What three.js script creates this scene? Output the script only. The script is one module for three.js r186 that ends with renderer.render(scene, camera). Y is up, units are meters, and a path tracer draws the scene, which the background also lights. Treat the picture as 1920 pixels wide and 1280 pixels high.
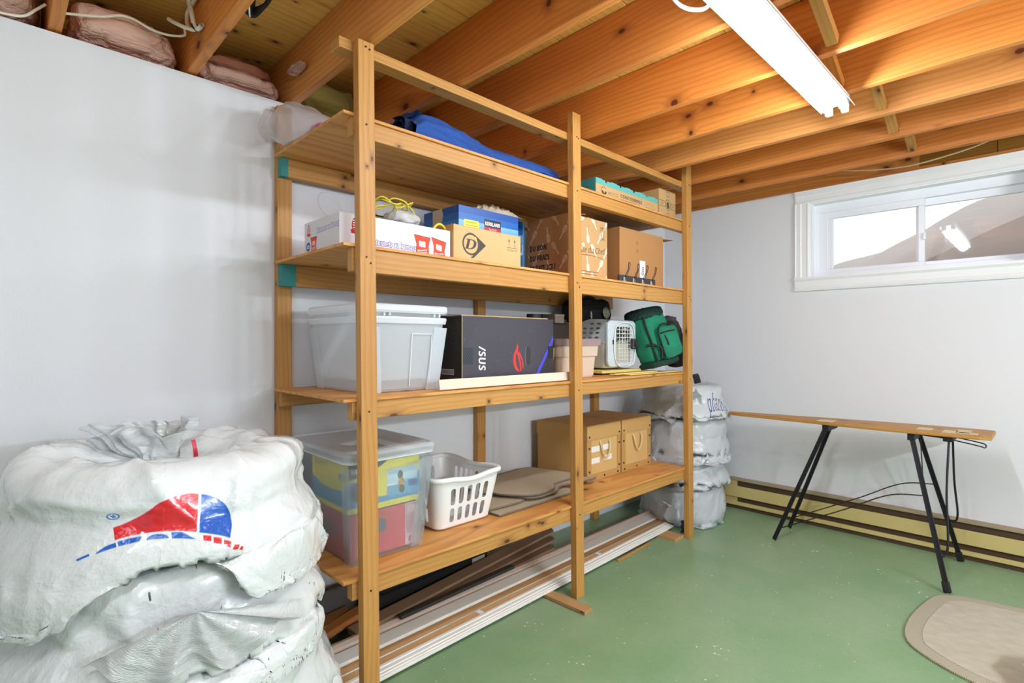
import * as THREE from 'three';
import { RoundedBoxGeometry } from 'three/addons/geometries/RoundedBoxGeometry.js';
import { mergeGeometries, mergeVertices } from 'three/addons/utils/BufferGeometryUtils.js';
import { ImprovedNoise } from 'three/addons/math/ImprovedNoise.js';
import { RectAreaLightUniformsLib } from 'three/addons/lights/RectAreaLightUniformsLib.js';

// ---------------------------------------------------------------- camera, sky, lights, exposure
const scene = new THREE.Scene();
const camera = new THREE.PerspectiveCamera(65.35, 1920 / 1280, 0.05, 60);
camera.position.set(0, 1.32, 0);
{ const a = THREE.MathUtils.degToRad(45.62); camera.lookAt(Math.cos(a), 1.32, -Math.sin(a)); }
camera.focus = 10;
scene.background = new THREE.Color(0.93, 0.96, 1.0);
scene.backgroundIntensity = 1.35;
const renderer = new THREE.WebGLRenderer({ antialias: true });
renderer.toneMapping = THREE.LinearToneMapping;
renderer.toneMappingExposure = 0.88;
renderer.shadowMap.enabled = true;
RectAreaLightUniformsLib.init();
const LAMP = 14, SIDE = 1.6, GLOW = 5;   // radiance of the lamp openings, sideways light of the tubes, glow of the tubes

// ---------------------------------------------------------------- helpers
let seed = 12345;
const rnd = () => { seed = (seed * 1664525 + 1013904223) >>> 0; return seed / 4294967296; };
const rr = (a, b) => a + (b - a) * rnd();
const pn = new ImprovedNoise();
const noise = (x, y, z = 0) => pn.noise(x, y, z);
const V = (x, y, z) => new THREE.Vector3(x, y, z);
const sm = (a, b, x) => { const t = Math.min(1, Math.max(0, (x - a) / (b - a))); return t * t * (3 - 2 * t); };
const taken = {};
function numbered(n) { const k = taken[n] = (taken[n] ?? -1) + 1; return k ? n + '_' + String(k).padStart(3, '0') : n; }
function shade(o) { o.castShadow = true; o.receiveShadow = true; return o; }
function thing(name, label, category, [x, y, z] = [0, 0, 0], turn = 0, group) {
  const o = new THREE.Group(); o.name = numbered(name); o.position.set(x, y, z); o.rotation.y = turn; scene.add(o);
  o.userData = { label, category }; if (group) o.userData.group = group;
  return o;
}
// geometry given in the room's coordinates goes under an unturned thing at its base
function add(T, name, geo, mat, label) {
  const m = shade(new THREE.Mesh(geo, mat)); m.name = name; T.add(m);
  if (label) m.userData.label = label;
  return m;
}
function addW(T, name, geo, mat, label) { geo.translate(-T.position.x, -T.position.y, -T.position.z); return add(T, name, geo, mat, label); }
function single(name, label, category, geo, mat, group) {
  geo.computeBoundingBox(); const b = geo.boundingBox, c = V((b.min.x + b.max.x) / 2, b.min.y, (b.min.z + b.max.z) / 2);
  geo.translate(-c.x, -c.y, -c.z);
  const m = shade(new THREE.Mesh(geo, mat)); m.name = numbered(name); m.position.copy(c); scene.add(m);
  m.userData = { label, category }; if (group) m.userData.group = group;
  return m;
}
function struct(name, geo, mat) {
  const o = geo ? shade(new THREE.Mesh(geo, mat)) : new THREE.Group();
  o.name = name; o.userData = { kind: 'structure' }; scene.add(o); return o;
}
const bx = (x0, x1, y0, y1, z0, z1, r = 0.002, s = 1) => new RoundedBoxGeometry(Math.abs(x1 - x0), Math.abs(y1 - y0), Math.abs(z1 - z0), s, Math.min(r, Math.abs(x1 - x0) / 2.1, Math.abs(y1 - y0) / 2.1, Math.abs(z1 - z0) / 2.1)).translate((x0 + x1) / 2, (y0 + y1) / 2, (z0 + z1) / 2);
const box = (w, h, d, r = 0.002, s = 1) => bx(-w / 2, w / 2, -h / 2, h / 2, -d / 2, d / 2, r, s);
// a stick of wood: uv in metres, u along the grain, each stick from its own place on the sheet
function grain(g, axis, ou = rr(0, 2.5), ov = rr(0, 1)) {
  const p = g.attributes.position, n = g.attributes.normal, uv = new Float32Array(p.count * 2);
  for (let i = 0; i < p.count; i++) {
    const P = [p.getX(i), p.getY(i), p.getZ(i)], N = [Math.abs(n.getX(i)), Math.abs(n.getY(i)), Math.abs(n.getZ(i))];
    let f = N[0] > N[1] ? (N[0] > N[2] ? 0 : 2) : (N[1] > N[2] ? 1 : 2);
    const o = [0, 1, 2].filter((k) => k !== axis);
    let u, v;
    if (f === axis) { u = P[o[0]] * 0.3; v = P[o[1]]; }
    else { u = P[axis]; v = P[o[0] === f ? o[1] : o[0]] + f * 0.217; }
    uv[2 * i] = u + ou; uv[2 * i + 1] = v + ov;
  }
  g.setAttribute('uv', new THREE.BufferAttribute(uv, 2)); return g;
}
const lum = (x0, x1, y0, y1, z0, z1, axis, r = 0.003) => grain(bx(x0, x1, y0, y1, z0, z1, r), axis);
// a stick from A to B (centre line), w across, h high
function stick(A, B, w, h, r = 0.002) {
  const L = A.distanceTo(B), g = grain(box(L, h, w, r), 0), d = B.clone().sub(A);
  g.rotateZ(Math.atan2(d.y, Math.hypot(d.x, d.z))); g.rotateY(-Math.atan2(d.z, d.x));
  const c = A.clone().add(B).multiplyScalar(0.5); return g.translate(c.x, c.y, c.z);
}
const vs = (a) => a.map((p) => (p.isVector3 ? p : V(...p)));
const tube = (pts, r, seg = 40, closed = false, rs = 8) => new THREE.TubeGeometry(new THREE.CatmullRomCurve3(vs(pts), closed, 'centripetal'), seg, r, rs, closed);
const rod = (a, b, r, s = 8) => new THREE.TubeGeometry(new THREE.LineCurve3(V(...a), V(...b)), 1, r, s);
const merge = (l) => mergeGeometries(l.map((g) => { const k = g.index ? g.toNonIndexed() : g; for (const n of Object.keys(k.attributes)) if (!['position', 'normal', 'uv'].includes(n)) k.deleteAttribute(n); k.clearGroups(); return k; }));
const ext = (shape, depth, b = 0.001, cs = 12) => new THREE.ExtrudeGeometry(shape, { depth, bevelEnabled: b > 0, bevelSize: b, bevelThickness: b, bevelSegments: 1, curveSegments: cs });
function poly(pts) { const s = new THREE.Shape(); pts.forEach(([x, y], i) => (i ? s.lineTo(x, y) : s.moveTo(x, y))); s.closePath(); return s; }
function rrect(x0, x1, y0, y1, r, P = THREE.Shape) {
  const s = new P(); s.moveTo(x0 + r, y0); s.lineTo(x1 - r, y0); s.absarc(x1 - r, y0 + r, r, -Math.PI / 2, 0); s.lineTo(x1, y1 - r); s.absarc(x1 - r, y1 - r, r, 0, Math.PI / 2);
  s.lineTo(x0 + r, y1); s.absarc(x0 + r, y1 - r, r, Math.PI / 2, Math.PI); s.lineTo(x0, y0 + r); s.absarc(x0 + r, y0 + r, r, Math.PI, Math.PI * 1.5); return s;
}
// grid surface from a function of (i/nu, j/nv)
function surf(nu, nv, f, weld = true) {
  const pos = [], uv = [], idx = [];
  for (let i = 0; i <= nu; i++) for (let j = 0; j <= nv; j++) { const p = f(i / nu, j / nv); pos.push(p.x, p.y, p.z); uv.push(i / nu, j / nv); }
  for (let i = 0; i < nu; i++) for (let j = 0; j < nv; j++) { const a = i * (nv + 1) + j, b = a + nv + 1; idx.push(a, b, a + 1, b, b + 1, a + 1); }
  const g = new THREE.BufferGeometry(); g.setAttribute('position', new THREE.Float32BufferAttribute(pos, 3)); g.setAttribute('uv', new THREE.Float32BufferAttribute(uv, 2)); g.setIndex(idx);
  if (weld) { const k = g.clone(); k.deleteAttribute('uv'); const m = mergeVertices(k, 1e-5); m.computeVertexNormals(); const key = new Map(), mp = m.attributes.position, mn = m.attributes.normal, q = (x, y, z) => Math.round(x * 2e4) + ',' + Math.round(y * 2e4) + ',' + Math.round(z * 2e4);
    for (let i = 0; i < mp.count; i++) key.set(q(mp.getX(i), mp.getY(i), mp.getZ(i)), i);
    const nn = new Float32Array(pos.length); for (let i = 0; i < pos.length / 3; i++) { const k2 = key.get(q(pos[3 * i], pos[3 * i + 1], pos[3 * i + 2])) ?? -1; if (k2 >= 0) { nn[3 * i] = mn.getX(k2); nn[3 * i + 1] = mn.getY(k2); nn[3 * i + 2] = mn.getZ(k2); } }
    g.setAttribute('normal', new THREE.BufferAttribute(nn, 3)); }
  else g.computeVertexNormals();
  return g;
}
// rounded-rectangle rings joined upward: [y, half x, half z, corner radius, shift x, shift z]
function loft(rings, cap0 = true, cap1 = false, cs = 6) {
  const ring = ([y, hx, hz, r, sx = 0, sz = 0]) => { const o = []; for (let c = 0; c < 4; c++) { const a0 = c * Math.PI / 2, cx = (c === 0 || c === 3 ? 1 : -1) * (hx - r), cz = (c < 2 ? 1 : -1) * (hz - r); for (let k = 0; k <= cs; k++) { const a = a0 + k / cs * Math.PI / 2; o.push([cx + r * Math.cos(a) + sx, y, cz + r * Math.sin(a) + sz]); } } return o; };
  const R = rings.map(ring), n = R[0].length, pos = [], idx = [];
  R.forEach((r) => r.forEach((p) => pos.push(...p)));
  for (let k = 0; k + 1 < R.length; k++) for (let i = 0; i < n; i++) { const a = k * n + i, b = k * n + (i + 1) % n; idx.push(a, a + n, b, b, a + n, b + n); }
  const cap = (k, up) => { const c = pos.length / 3, q = rings[k]; pos.push(q[4] ?? 0, q[0], q[5] ?? 0); for (let i = 0; i < n; i++) { const a = k * n + i, b = k * n + (i + 1) % n; up ? idx.push(c, b, a) : idx.push(c, a, b); } };
  if (cap0) cap(0, false); if (cap1) cap(R.length - 1, true);
  let g = new THREE.BufferGeometry(); g.setAttribute('position', new THREE.Float32BufferAttribute(pos, 3)); g.setIndex(idx);
  g = g.toNonIndexed(); g.computeVertexNormals(); g.setAttribute('uv', new THREE.Float32BufferAttribute(new Float32Array(g.attributes.position.count * 2), 2));
  return g;
}
// soft lump: a superellipsoid pushed about by noise
function lump(hx, hy, hz, e = 0.5, amp = 0.02, fr = 6, sd = 0, nu = 48, nv = 32) {
  const pw = (c, e2) => Math.sign(c) * Math.pow(Math.abs(c), e2);
  return surf(nu, nv, (a, b) => {
    const t = a * 2 * Math.PI, p = (b - 0.5) * Math.PI, d = V(pw(Math.cos(p), e) * pw(Math.cos(t), e), pw(Math.sin(p), e), pw(Math.cos(p), e) * pw(Math.sin(t), e));
    const q = V(d.x * hx, d.y * hy, d.z * hz), n = noise(q.x * fr + sd, q.y * fr + 7.1, q.z * fr) + 0.6 * (0.5 - Math.abs(noise(q.x * fr * 2.3, q.y * fr * 2.3 + sd, q.z * fr * 2.3)) * 2);
    return q.addScaledVector(d.normalize(), n * amp);
  });
}

// ---------------------------------------------------------------- textures
function dataTex(W, H, f, srgb = true) {
  const d = new Uint8Array(W * H * 4);
  for (let y = 0; y < H; y++) for (let x = 0; x < W; x++) { const c = f(x, y), o = (y * W + x) * 4; d[o] = c[0]; d[o + 1] = c[1]; d[o + 2] = c[2]; d[o + 3] = 255; }
  const t = new THREE.DataTexture(d, W, H); t.wrapS = t.wrapT = THREE.RepeatWrapping; t.magFilter = THREE.LinearFilter; t.needsUpdate = true;
  if (srgb) t.colorSpace = THREE.SRGBColorSpace; return t;
}
function canvasTex(W, H, draw) {
  const c = document.createElement('canvas'); c.width = W; c.height = H; const x = c.getContext('2d'); draw(x, W, H);
  const t = new THREE.CanvasTexture(c); t.colorSpace = THREE.SRGBColorSpace; t.wrapS = t.wrapT = THREE.RepeatWrapping; return t;
}
const mix3 = (a, b, t) => [a[0] + (b[0] - a[0]) * t, a[1] + (b[1] - a[1]) * t, a[2] + (b[2] - a[2]) * t];
function woodTex(W, H, len, wid, light, dark, knotC, o = {}) {
  const { rings = 70, knots = 26, wave = 0.03, ks = 1, sd = 0, streak = 0.5, lc = 0.34 } = o;
  const K = []; for (let i = 0; i < knots; i++) K.push([rr(0.05, len - 0.05), rr(0.02, wid - 0.02), rr(0.004, 0.012) * ks, rr(0.8, 2.2)]);
  return dataTex(W, H, (px, py) => {
    const x = px / W * len, y = py / H * wid;
    let w = y + noise(x * 0.9 + sd, y * 3, 1.7) * wave + noise(x * 3 + sd, y * 12, 4.2) * wave * 0.22 + noise(x * 7 + sd, y * 40, 2.2) * 0.0035, kd = 0;
    for (const k of K) { const dx = (x - k[0]) / k[3], dy = y - k[1]; if (Math.abs(dx) > 0.12 || Math.abs(dy) > 0.1) continue; const q = Math.hypot(dx, dy), e = Math.exp(-q * q / (6 * k[2] * k[2])); w += (dy >= 0 ? 1 : -1) * e * k[2] * 1.6; kd = Math.max(kd, 1 - sm(k[2] * 0.55, k[2], q), 0.45 * Math.exp(-q * q / (3.2 * k[2] * k[2]))); }
    const ph = w * rings + noise(x * 0.4, y * 2, 9 + sd) * 1.5, fr = ph - Math.floor(ph), late = sm(0.35, 0.86, fr) * (1 - sm(0.9, 1, fr));
    const fine = noise(x * 5, y * 420, sd) * 0.5 + noise(x * 14, y * 900, 3) * 0.3, blot = noise(x * 1.1 + sd, y * 4, 6) * 0.28;
    let c = mix3(light, dark, Math.min(1, Math.max(0, late * lc + 0.2 + fine * streak + blot)));
    return mix3(c, knotC, Math.min(1, kd));
  });
}
const rp = (t, a, b) => { const k = t.clone(); k.repeat.set(a, b); k.needsUpdate = true; return k; };
const rep = (t, u, v) => { t.repeat.set(1 / u, 1 / v); return t; };
const pineT = rep(woodTex(2048, 640, 3.2, 1.0, [212, 160, 88], [178, 120, 54], [92, 52, 24], { knots: 56, rings: 48 }), 3.2, 1.0);
const joistT = rep(woodTex(2048, 768, 3.6, 1.2, [230, 161, 86], [190, 116, 52], [92, 44, 22], { knots: 30, rings: 42, ks: 1.7, sd: 40, wave: 0.05 }), 3.6, 1.2);
const plyT = rep(woodTex(1280, 800, 2.6, 1.4, [224, 166, 92], [184, 116, 52], [110, 58, 28], { knots: 26, rings: 15, wave: 0.16, ks: 1.3, sd: 80, streak: 0.4, lc: 0.42 }), 2.6, 1.4);
const plankT = rep(woodTex(1280, 640, 3.0, 1.4, [244, 196, 104], [212, 152, 70], [80, 46, 20], { knots: 50, rings: 26, sd: 120, wave: 0.06, streak: 0.4 }), 3.0, 1.4);
const crinkleT = (() => { const N = 512; const t = dataTex(N, N, (x, y) => { const u = x / N * 9, v = y / N * 9; let h = 0, a = 0.5, f = 1; for (let k = 0; k < 4; k++) { h += a * (1 - 2 * Math.abs(noise(u * f + k * 11, v * f * 1.3, k * 3.3))); a *= 0.55; f *= 2.1; } const s = Math.max(0, Math.min(255, h * 190)); return [s, s, s]; }, false); return t; })();
const fineT = dataTex(256, 256, (x, y) => { const s = 128 + noise(x / 5, y / 5, 2) * 60 + noise(x / 2, y / 2, 7) * 50; return [s, s, s]; }, false);
const weaveT = dataTex(64, 64, (x, y) => { const s = (Math.sin(x / 64 * Math.PI * 16) * 0.5 + 0.5) * 130 + (Math.sin(y / 64 * Math.PI * 16) * 0.5 + 0.5) * 110; return [s, s, s]; }, false);

// ---------------------------------------------------------------- materials
const std = (color, roughness = 0.6, o = {}) => new THREE.MeshStandardMaterial({ color, roughness, ...o });
const phy = (color, roughness, o = {}) => new THREE.MeshPhysicalMaterial({ color, roughness, ...o });
const pine = std(0xf0ece4, 0.55, { map: pineT }), joistM = std(0xffffff, 0.6, { map: joistT }), ply = std(0xffffff, 0.6, { map: plyT }), plankM = std(0xffffff, 0.65, { map: plankT });
const palePine = std(0xf4dcae, 0.6, { map: pineT }), oliveM = std(0xb9b05a, 0.7, { map: pineT }), greyWood = std(0xb5a08c, 0.65, { map: rp(woodTex(512, 256, 2.6, 0.6, [214, 196, 176], [168, 148, 128], [110, 86, 66], { knots: 8, sd: 200 }), 1 / 2.6, 1 / 0.6) });
const wallM = std(0xe4e5e8, 0.62, { bumpMap: rp(fineT, 3, 3), bumpScale: 0.0006 }), white = std(0xf0f1f2, 0.4), whiteGloss = phy(0xf2f4f5, 0.25, { clearcoat: 0.3 });
const vinyl = std(0xeef1f6, 0.35), black = std(0x0c0c0d, 0.5), darkMetal = std(0x25262b, 0.5, { metalness: 0.5 }), rust = std(0x3a2c26, 0.6, { metalness: 0.4 }), rubber = std(0x111111, 0.7);
const cardM = std(0xc79a62, 0.8, { bumpMap: fineT, bumpScale: 0.0004 }), cardDark = std(0xa9743f, 0.8), tanM = std(0xf2cf9c, 0.6, { map: greyWood.map }), steel = std(0xb9bcc0, 0.35, { metalness: 0.9 });
const bagM = phy(0xdfe3e2, 0.27, { clearcoat: 0.9, clearcoatRoughness: 0.1, bumpMap: rp(crinkleT, 2.2, 4.4), bumpScale: 0.0035, side: THREE.DoubleSide });
const greyBagM = phy(0xc2c6ca, 0.36, { clearcoat: 0.45, clearcoatRoughness: 0.2, bumpMap: rp(crinkleT, 2, 4), bumpScale: 0.003, side: THREE.DoubleSide });
const legM = phy(0xf6f9fb, 0.3, { transmission: 0.94, thickness: 0, ior: 1.4, side: THREE.DoubleSide });
const clearM = phy(0xf3f7fa, 0.33, { transmission: 0.86, thickness: 0, ior: 1.45, side: THREE.DoubleSide });
const milkM = phy(0xf4f8fb, 0.6, { transmission: 0.68, thickness: 0, ior: 1.45, side: THREE.DoubleSide });
const milkRim = phy(0xf4f8fb, 0.45, { transmission: 0.35, thickness: 0, ior: 1.45, side: THREE.DoubleSide });
const glassM = phy(0xffffff, 0.02, { transmission: 1, thickness: 0, ior: 1.5, side: THREE.DoubleSide });
const cableW = std(0xe9e2cf, 0.5), cableY = std(0xd8c33a, 0.5);
const cloth = (c, b = 0.0008) => std(c, 0.85, { bumpMap: rp(weaveT, 40, 40), bumpScale: b });

// ================================================================ THE SETTING
// floor: green paint, mottled, with pale chips
const floorT = (() => {
  const W = 2048; return canvasTex(W, W, (x) => {
    const im = x.createImageData(W, W), d = im.data;
    for (let j = 0; j < W; j++) for (let i = 0; i < W; i++) {
      const u = i / W * 6, v = j / W * 6, n = noise(u * 1.1, v * 1.1, 3) * 0.5 + noise(u * 4, v * 4, 5) * 0.3 + noise(u * 17, v * 17, 8) * 0.2, o = (j * W + i) * 4, g = noise(u * 60, v * 60, 1) * 4;
      d[o] = 134 + n * 24 + g; d[o + 1] = 163 + n * 13 + g; d[o + 2] = 123 + n * 20 + g; d[o + 3] = 255;
    }
    x.putImageData(im, 0, 0);
    const chip = (cx, cy, r, c) => { x.fillStyle = c; x.beginPath(); const k = 5 + Math.floor(rnd() * 3), st = rr(0.4, 1); for (let q = 0; q < k; q++) { const a = q / k * 6.283 + rr(-0.4, 0.4), R = r * rr(0.35, 1.1); x.lineTo(cx + Math.cos(a) * R, cy + Math.sin(a) * R * st); } x.fill(); };
    for (let q = 0; q < 900; q++) chip(rr(0, W), rr(0, W), rr(1, 4.6), ['#dfe6d8', '#c9d3bd', '#e9ece2', '#b9a98a'][Math.floor(rnd() * 4)]);
    for (let q = 0; q < 44; q++) { const a = rr(0, W), b = rr(0, W), n = 5 + rnd() * 11; for (let s = 0; s < n; s++) chip(a + rr(-26, 26), b + rr(-26, 26), rr(1, 5), '#e4eadf'); }
    for (let q = 0; q < 60; q++) { x.strokeStyle = 'rgba(205,216,196,0.35)'; x.lineWidth = 1; x.beginPath(); const a = rr(0, W), b = rr(0, W); x.moveTo(a, b); x.lineTo(a + rr(-30, 30), b + rr(-16, 16)); x.stroke(); }
  });
})();
rep(floorT, 3.2, 3.2);
function planeUV(g, s = 1) { const p = g.attributes.position, uv = []; for (let i = 0; i < p.count; i++) uv.push(p.getX(i) * s, p.getZ(i) * s); g.setAttribute('uv', new THREE.Float32BufferAttribute(uv, 2)); return g; }
struct('floor', planeUV(bx(-2.62, 4.6, -0.12, 0, -2.7, 2.72, 0.001)), std(0xffffff, 0.36, { map: floorT, bumpMap: fineT, bumpScale: 0.0004 }));

const JB = 2.40, JT = 2.636;   // joists, underside and top
const WZ = -2.43, WX = 4.28;   // faces of the two visible walls
const wallUV = (g) => { const p = g.attributes.position, n = g.attributes.normal, uv = []; for (let i = 0; i < p.count; i++) uv.push(Math.abs(n.getX(i)) > 0.5 ? p.getZ(i) : p.getX(i), p.getY(i)); g.setAttribute('uv', new THREE.Float32BufferAttribute(uv, 2)); return g; };
{ const w = struct('wall_left', wallUV(bx(-2.62, 4.5, 0, 2.392, WZ - 0.013, WZ, 0.001)), wallM);
  add(w, 'stud_backing', bx(-2.62, 4.5, 0, 2.34, WZ - 0.12, WZ - 0.013, 0.001), std(0x9a8f80, 0.9));
  add(w, 'top_plate', lum(-2.62, 4.5, 2.345, 2.394, WZ - 0.12, WZ - 0.016, 0), joistM);
  add(w, 'foundation', bx(-2.62, 4.6, 0, JB, -2.86, WZ - 0.12, 0.001), std(0x8b8a86, 0.95)); }
{ // right wall with the window opening
  const s = poly([[-2.43, 0], [2.62, 0], [2.62, 2.43], [-2.43, 2.43]]);   // (z, y)
  s.holes.push(poly([[-1.257, 1.783], [-0.003, 1.783], [-0.003, 2.327], [-1.257, 2.327]]));
  const g = ext(s, 0.16, 0).rotateY(-Math.PI / 2).translate(WX + 0.16, 0, 0);
  const w = struct('wall_right', wallUV(g), wallM);
  add(w, 'rim_board', lum(WX + 0.03, WX + 0.07, 2.43, JT, -2.86, -0.62, 2), joistM);
  add(w, 'rim_board', lum(WX + 0.03, WX + 0.068, 2.445, JT, -0.62, -0.245, 2), oliveM);
  add(w, 'rim_board', lum(WX + 0.026, WX + 0.068, 2.445, JT, -0.243, 0.9, 2), oliveM);
  add(w, 'rim_board', lum(WX + 0.03, WX + 0.07, 2.43, JT, 0.9, 2.72, 2), joistM);
  add(w, 'wall_plate', lum(WX + 0.012, WX + 0.15, 2.40, 2.452, -2.86, 2.72, 2), joistM);
}
struct('wall_back', wallUV(bx(-2.62, 4.6, 0, JT, 2.62, 2.74, 0.001)), wallM);
struct('wall_near', wallUV(bx(-2.74, -2.62, 0, JT, -2.86, 2.74, 0.001)), wallM);

// ceiling: subfloor planks over joists, cross bracing between them
const joistFar = [0.177, 0.598, 1.004, 1.43, 1.816, 2.277, 2.679, 3.07, 3.455, 3.855];   // far lower edges
{
  const c = struct('ceiling');
  add(c, 'subfloor', bx(-2.74, 4.6, JT + 0.022, JT + 0.07, -2.86, 2.74, 0.001), std(0x7a5a34, 0.9));
  let z = -2.86, k = 0;
  while (z < 2.7) { const w = z < -2.4 ? 0.5 : [0.152, 0.188, 0.16, 0.19, 0.145][k % 5]; add(c, 'plank', lum(-2.7, 4.58, JT + 0.001 + rr(0, 0.002), JT + 0.022, z + 0.002, Math.min(2.74, z + w) - 0.002, 0, 0.002), plankM); z += w; k++; }
  const all = [...joistFar]; for (let x = -0.23; x > -2.6; x -= 0.406) all.unshift(x);
  const tints = [joistM, 0xeed8bc, 0xfff0cc, 0xf0dcc0, 0xffe8c4].map((q) => (q.isMaterial ? q : std(q, 0.6, { map: joistT })));
  all.forEach((x, i) => add(c, 'joist', lum(x - 0.038, x, JB, JT, -2.78, 2.66, 2, 0.004), tints[(i * 3 + 1) % 5]));
  add(c, 'rim_board', lum(-2.74, 4.6, JB, JT, -2.86, -2.82, 0), joistM);
  add(c, 'rim_board', lum(-2.74, 4.6, JB, JT, 2.66, 2.7, 0), joistM);
  for (let i = 3; i < joistFar.length; i++) {      // bracing row, two crossing sticks in each bay
    const a = joistFar[i - 1] + 0.004, b = joistFar[i] - 0.042, zc = -0.60 + (i % 2) * 0.02 - (i === 6 ? 0.06 : 0);
    add(c, 'cross_brace', stick(V(a, JT - 0.03, zc), V(b, JB + 0.035, zc), 0.04, 0.040, 0.002), i === 6 ? palePine : pine);
    add(c, 'cross_brace', stick(V(a, JB + 0.035, zc + 0.05), V(b, JT - 0.03, zc + 0.05), 0.04, 0.036, 0.002), pine);
  }
}
// window
{
  const w = struct('window_1'); w.position.set(WX, 1.69, -0.63);
  const prof = poly([[0, 0], [0.012, 0], [0.016, 0.012], [0.013, 0.022], [0.013, 0.052], [0.02, 0.06], [0.02, 0.085], [0.023, 0.095], [0, 0.095]]);
  const casing = (L) => ext(prof, L, 0.0005);
  // profile: x = out of the wall, y = across the board (0 at the opening)
  const out = (g) => g.applyMatrix4(new THREE.Matrix4().set(-1, 0, 0, 0, 0, 1, 0, 0, 0, 0, -1, 0, 0, 0, 0, 1));   // half turn about y: profile now faces the room
  addW(w, 'casing', out(casing(1.446)).translate(WX, 2.327, 0.093), white, 'casing over the window');
  addW(w, 'casing', casing(0.548).rotateX(-Math.PI / 2).rotateY(Math.PI).rotateX(Math.PI).translate(WX, 2.33, -1.257), white);
  addW(w, 'casing', out(casing(0.548).rotateX(Math.PI / 2)).scale(1, 1, 1).rotateX(Math.PI).rotateX(Math.PI).translate(WX, 2.33, -0.003), white);
  const sill = poly([[0, 0.1], [0, 0], [0.02, 0], [0.026, 0.012], [0.02, 0.03], [0.022, 0.07], [0.034, 0.086], [0.034, 0.1]]);
  addW(w, 'apron', out(ext(sill, 1.45, 0.0005)).translate(WX, 1.69, 0.095), white);
  const j = WX + 0.125;
  const jamb = (x0, x1, y0, y1, z0, z1) => bx(x0, x1, y0, y1, z0, z1, 0.001);
  addW(w, 'jamb', merge([jamb(WX - 0.004, j, 2.318, 2.328, -1.257, -0.003), jamb(WX - 0.004, j, 1.782, 1.792, -1.257, -0.003), jamb(WX - 0.004, j, 1.79, 2.32, -1.258, -1.248), jamb(WX - 0.004, j, 1.79, 2.32, -0.012, -0.002)]), white);
  const frame = (x0, x1, y0, y1, z0, z1, t, tt = t) => merge([bx(x0, x1, y1 - tt, y1, z0, z1, 0.003), bx(x0, x1, y0, y0 + t, z0, z1, 0.003), bx(x0, x1, y0 + t, y1 - tt, z0, z0 + t, 0.003), bx(x0, x1, y0 + t, y1 - tt, z1 - t, z1, 0.003)]);
  addW(w, 'frame', frame(WX + 0.072, WX + 0.15, 1.79, 2.32, -1.25, -0.01, 0.03, 0.062), vinyl);
  const sash = (x, z0, z1) => { const s = addW(w, 'sash', frame(x, x + 0.026, 1.812, 2.262, z0, z1, 0.034, 0.05), vinyl);
    add(s, 'pane', bx(x + 0.011, x + 0.0112, 1.84, 2.22, z0 + 0.03, z1 - 0.03, 0.00005).translate(-w.position.x, -w.position.y, -w.position.z), glassM); return s; };
  sash(WX + 0.082, -1.165, -0.60); sash(WX + 0.112, -0.65, -0.095);
  addW(w, 'jamb_filler', merge([bx(WX + 0.078, WX + 0.148, 1.815, 2.26, -1.225, -1.163, 0.003), bx(WX + 0.078, WX + 0.148, 1.815, 2.26, -0.097, -0.036, 0.003)]), vinyl);
  addW(w, 'latch', merge([bx(WX + 0.066, WX + 0.084, 1.985, 2.03, -0.607, -0.592, 0.003), bx(WX + 0.06, WX + 0.072, 2.0, 2.016, -0.606, -0.594, 0.003)]), vinyl);
}
// pale bank outside the glass
const terrain = struct('terrain_outside', surf(60, 90, (a, b) => {
  const x = 4.62 + a * 3.4, z = -5 + b * 8, rise = 0.50 * sm(0, 0.45, a), across = 0.40 * (z + 0.9);
  const f = noise(x * 1.3 - z * 1.1, z * 1.6 + x * 0.6, 2) * 0.16 + noise(x * 3 - z * 2.2, z * 3, 5) * 0.05;
  return V(x, 1.3 + sm(0, 0.05, a) * -1.3 + sm(0, 0.05, a) * Math.max(1.3, 1.80 + rise + Math.max(-0.45, Math.min(0.7, across)) + f * (0.3 + a)), z);
}, false), std(0xc9c3bd, 0.9, { side: THREE.DoubleSide }));
add(terrain, 'well_floor', bx(4.46, 4.75, 1.1, 1.4, -5, 3, 0.002), std(0xb9b6b2, 0.9));

// baseboard heater
{
  const T = thing('baseboard_heater', 'long yellowed electric baseboard heater along the foot of the right wall', 'heater', [4.24, 0, -0.3]);
  const cream = std(0xc9b677, 0.45), brown = std(0x4a3722, 0.8), top = std(0x9d8c6c, 0.5), z0 = -1.86, z1 = 1.4, x0 = 4.205, x1 = WX - 0.001;
  addW(T, 'back_plate', bx(x1 - 0.008, x1, 0.0, 0.232, z0, z1, 0.001), brown);
  addW(T, 'top_plate', bx(x0, x1, 0.222, 0.234, z0, z1, 0.002), top, 'dusty brown top plate');
  addW(T, 'upper_slot', bx(x0 + 0.018, x0 + 0.03, 0.17, 0.224, z0 + 0.1, z1, 0.001), brown);
  addW(T, 'front_panel', bx(x0 - 0.004, x0 + 0.006, 0.095, 0.182, z0, z1, 0.003), cream);
  addW(T, 'lower_slot', bx(x0 + 0.018, x0 + 0.03, 0.04, 0.098, z0 + 0.1, z1, 0.001), brown);
  addW(T, 'lower_lip', bx(x0 - 0.004, x0 + 0.012, 0.03, 0.058, z0, z1, 0.003), cream);
  addW(T, 'base', bx(x0 + 0.01, x1, 0.0, 0.03, z0, z1, 0.002), brown);
  addW(T, 'end_cap', merge([bx(x0, x1, 0.008, 0.228, z0 - 0.004, z0 + 0.006, 0.002), bx(x0 + 0.006, x0 + 0.016, 0.03, 0.224, z0, z0 + 0.1, 0.002)]), std(0xc3a86a, 0.5));
}

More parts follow.
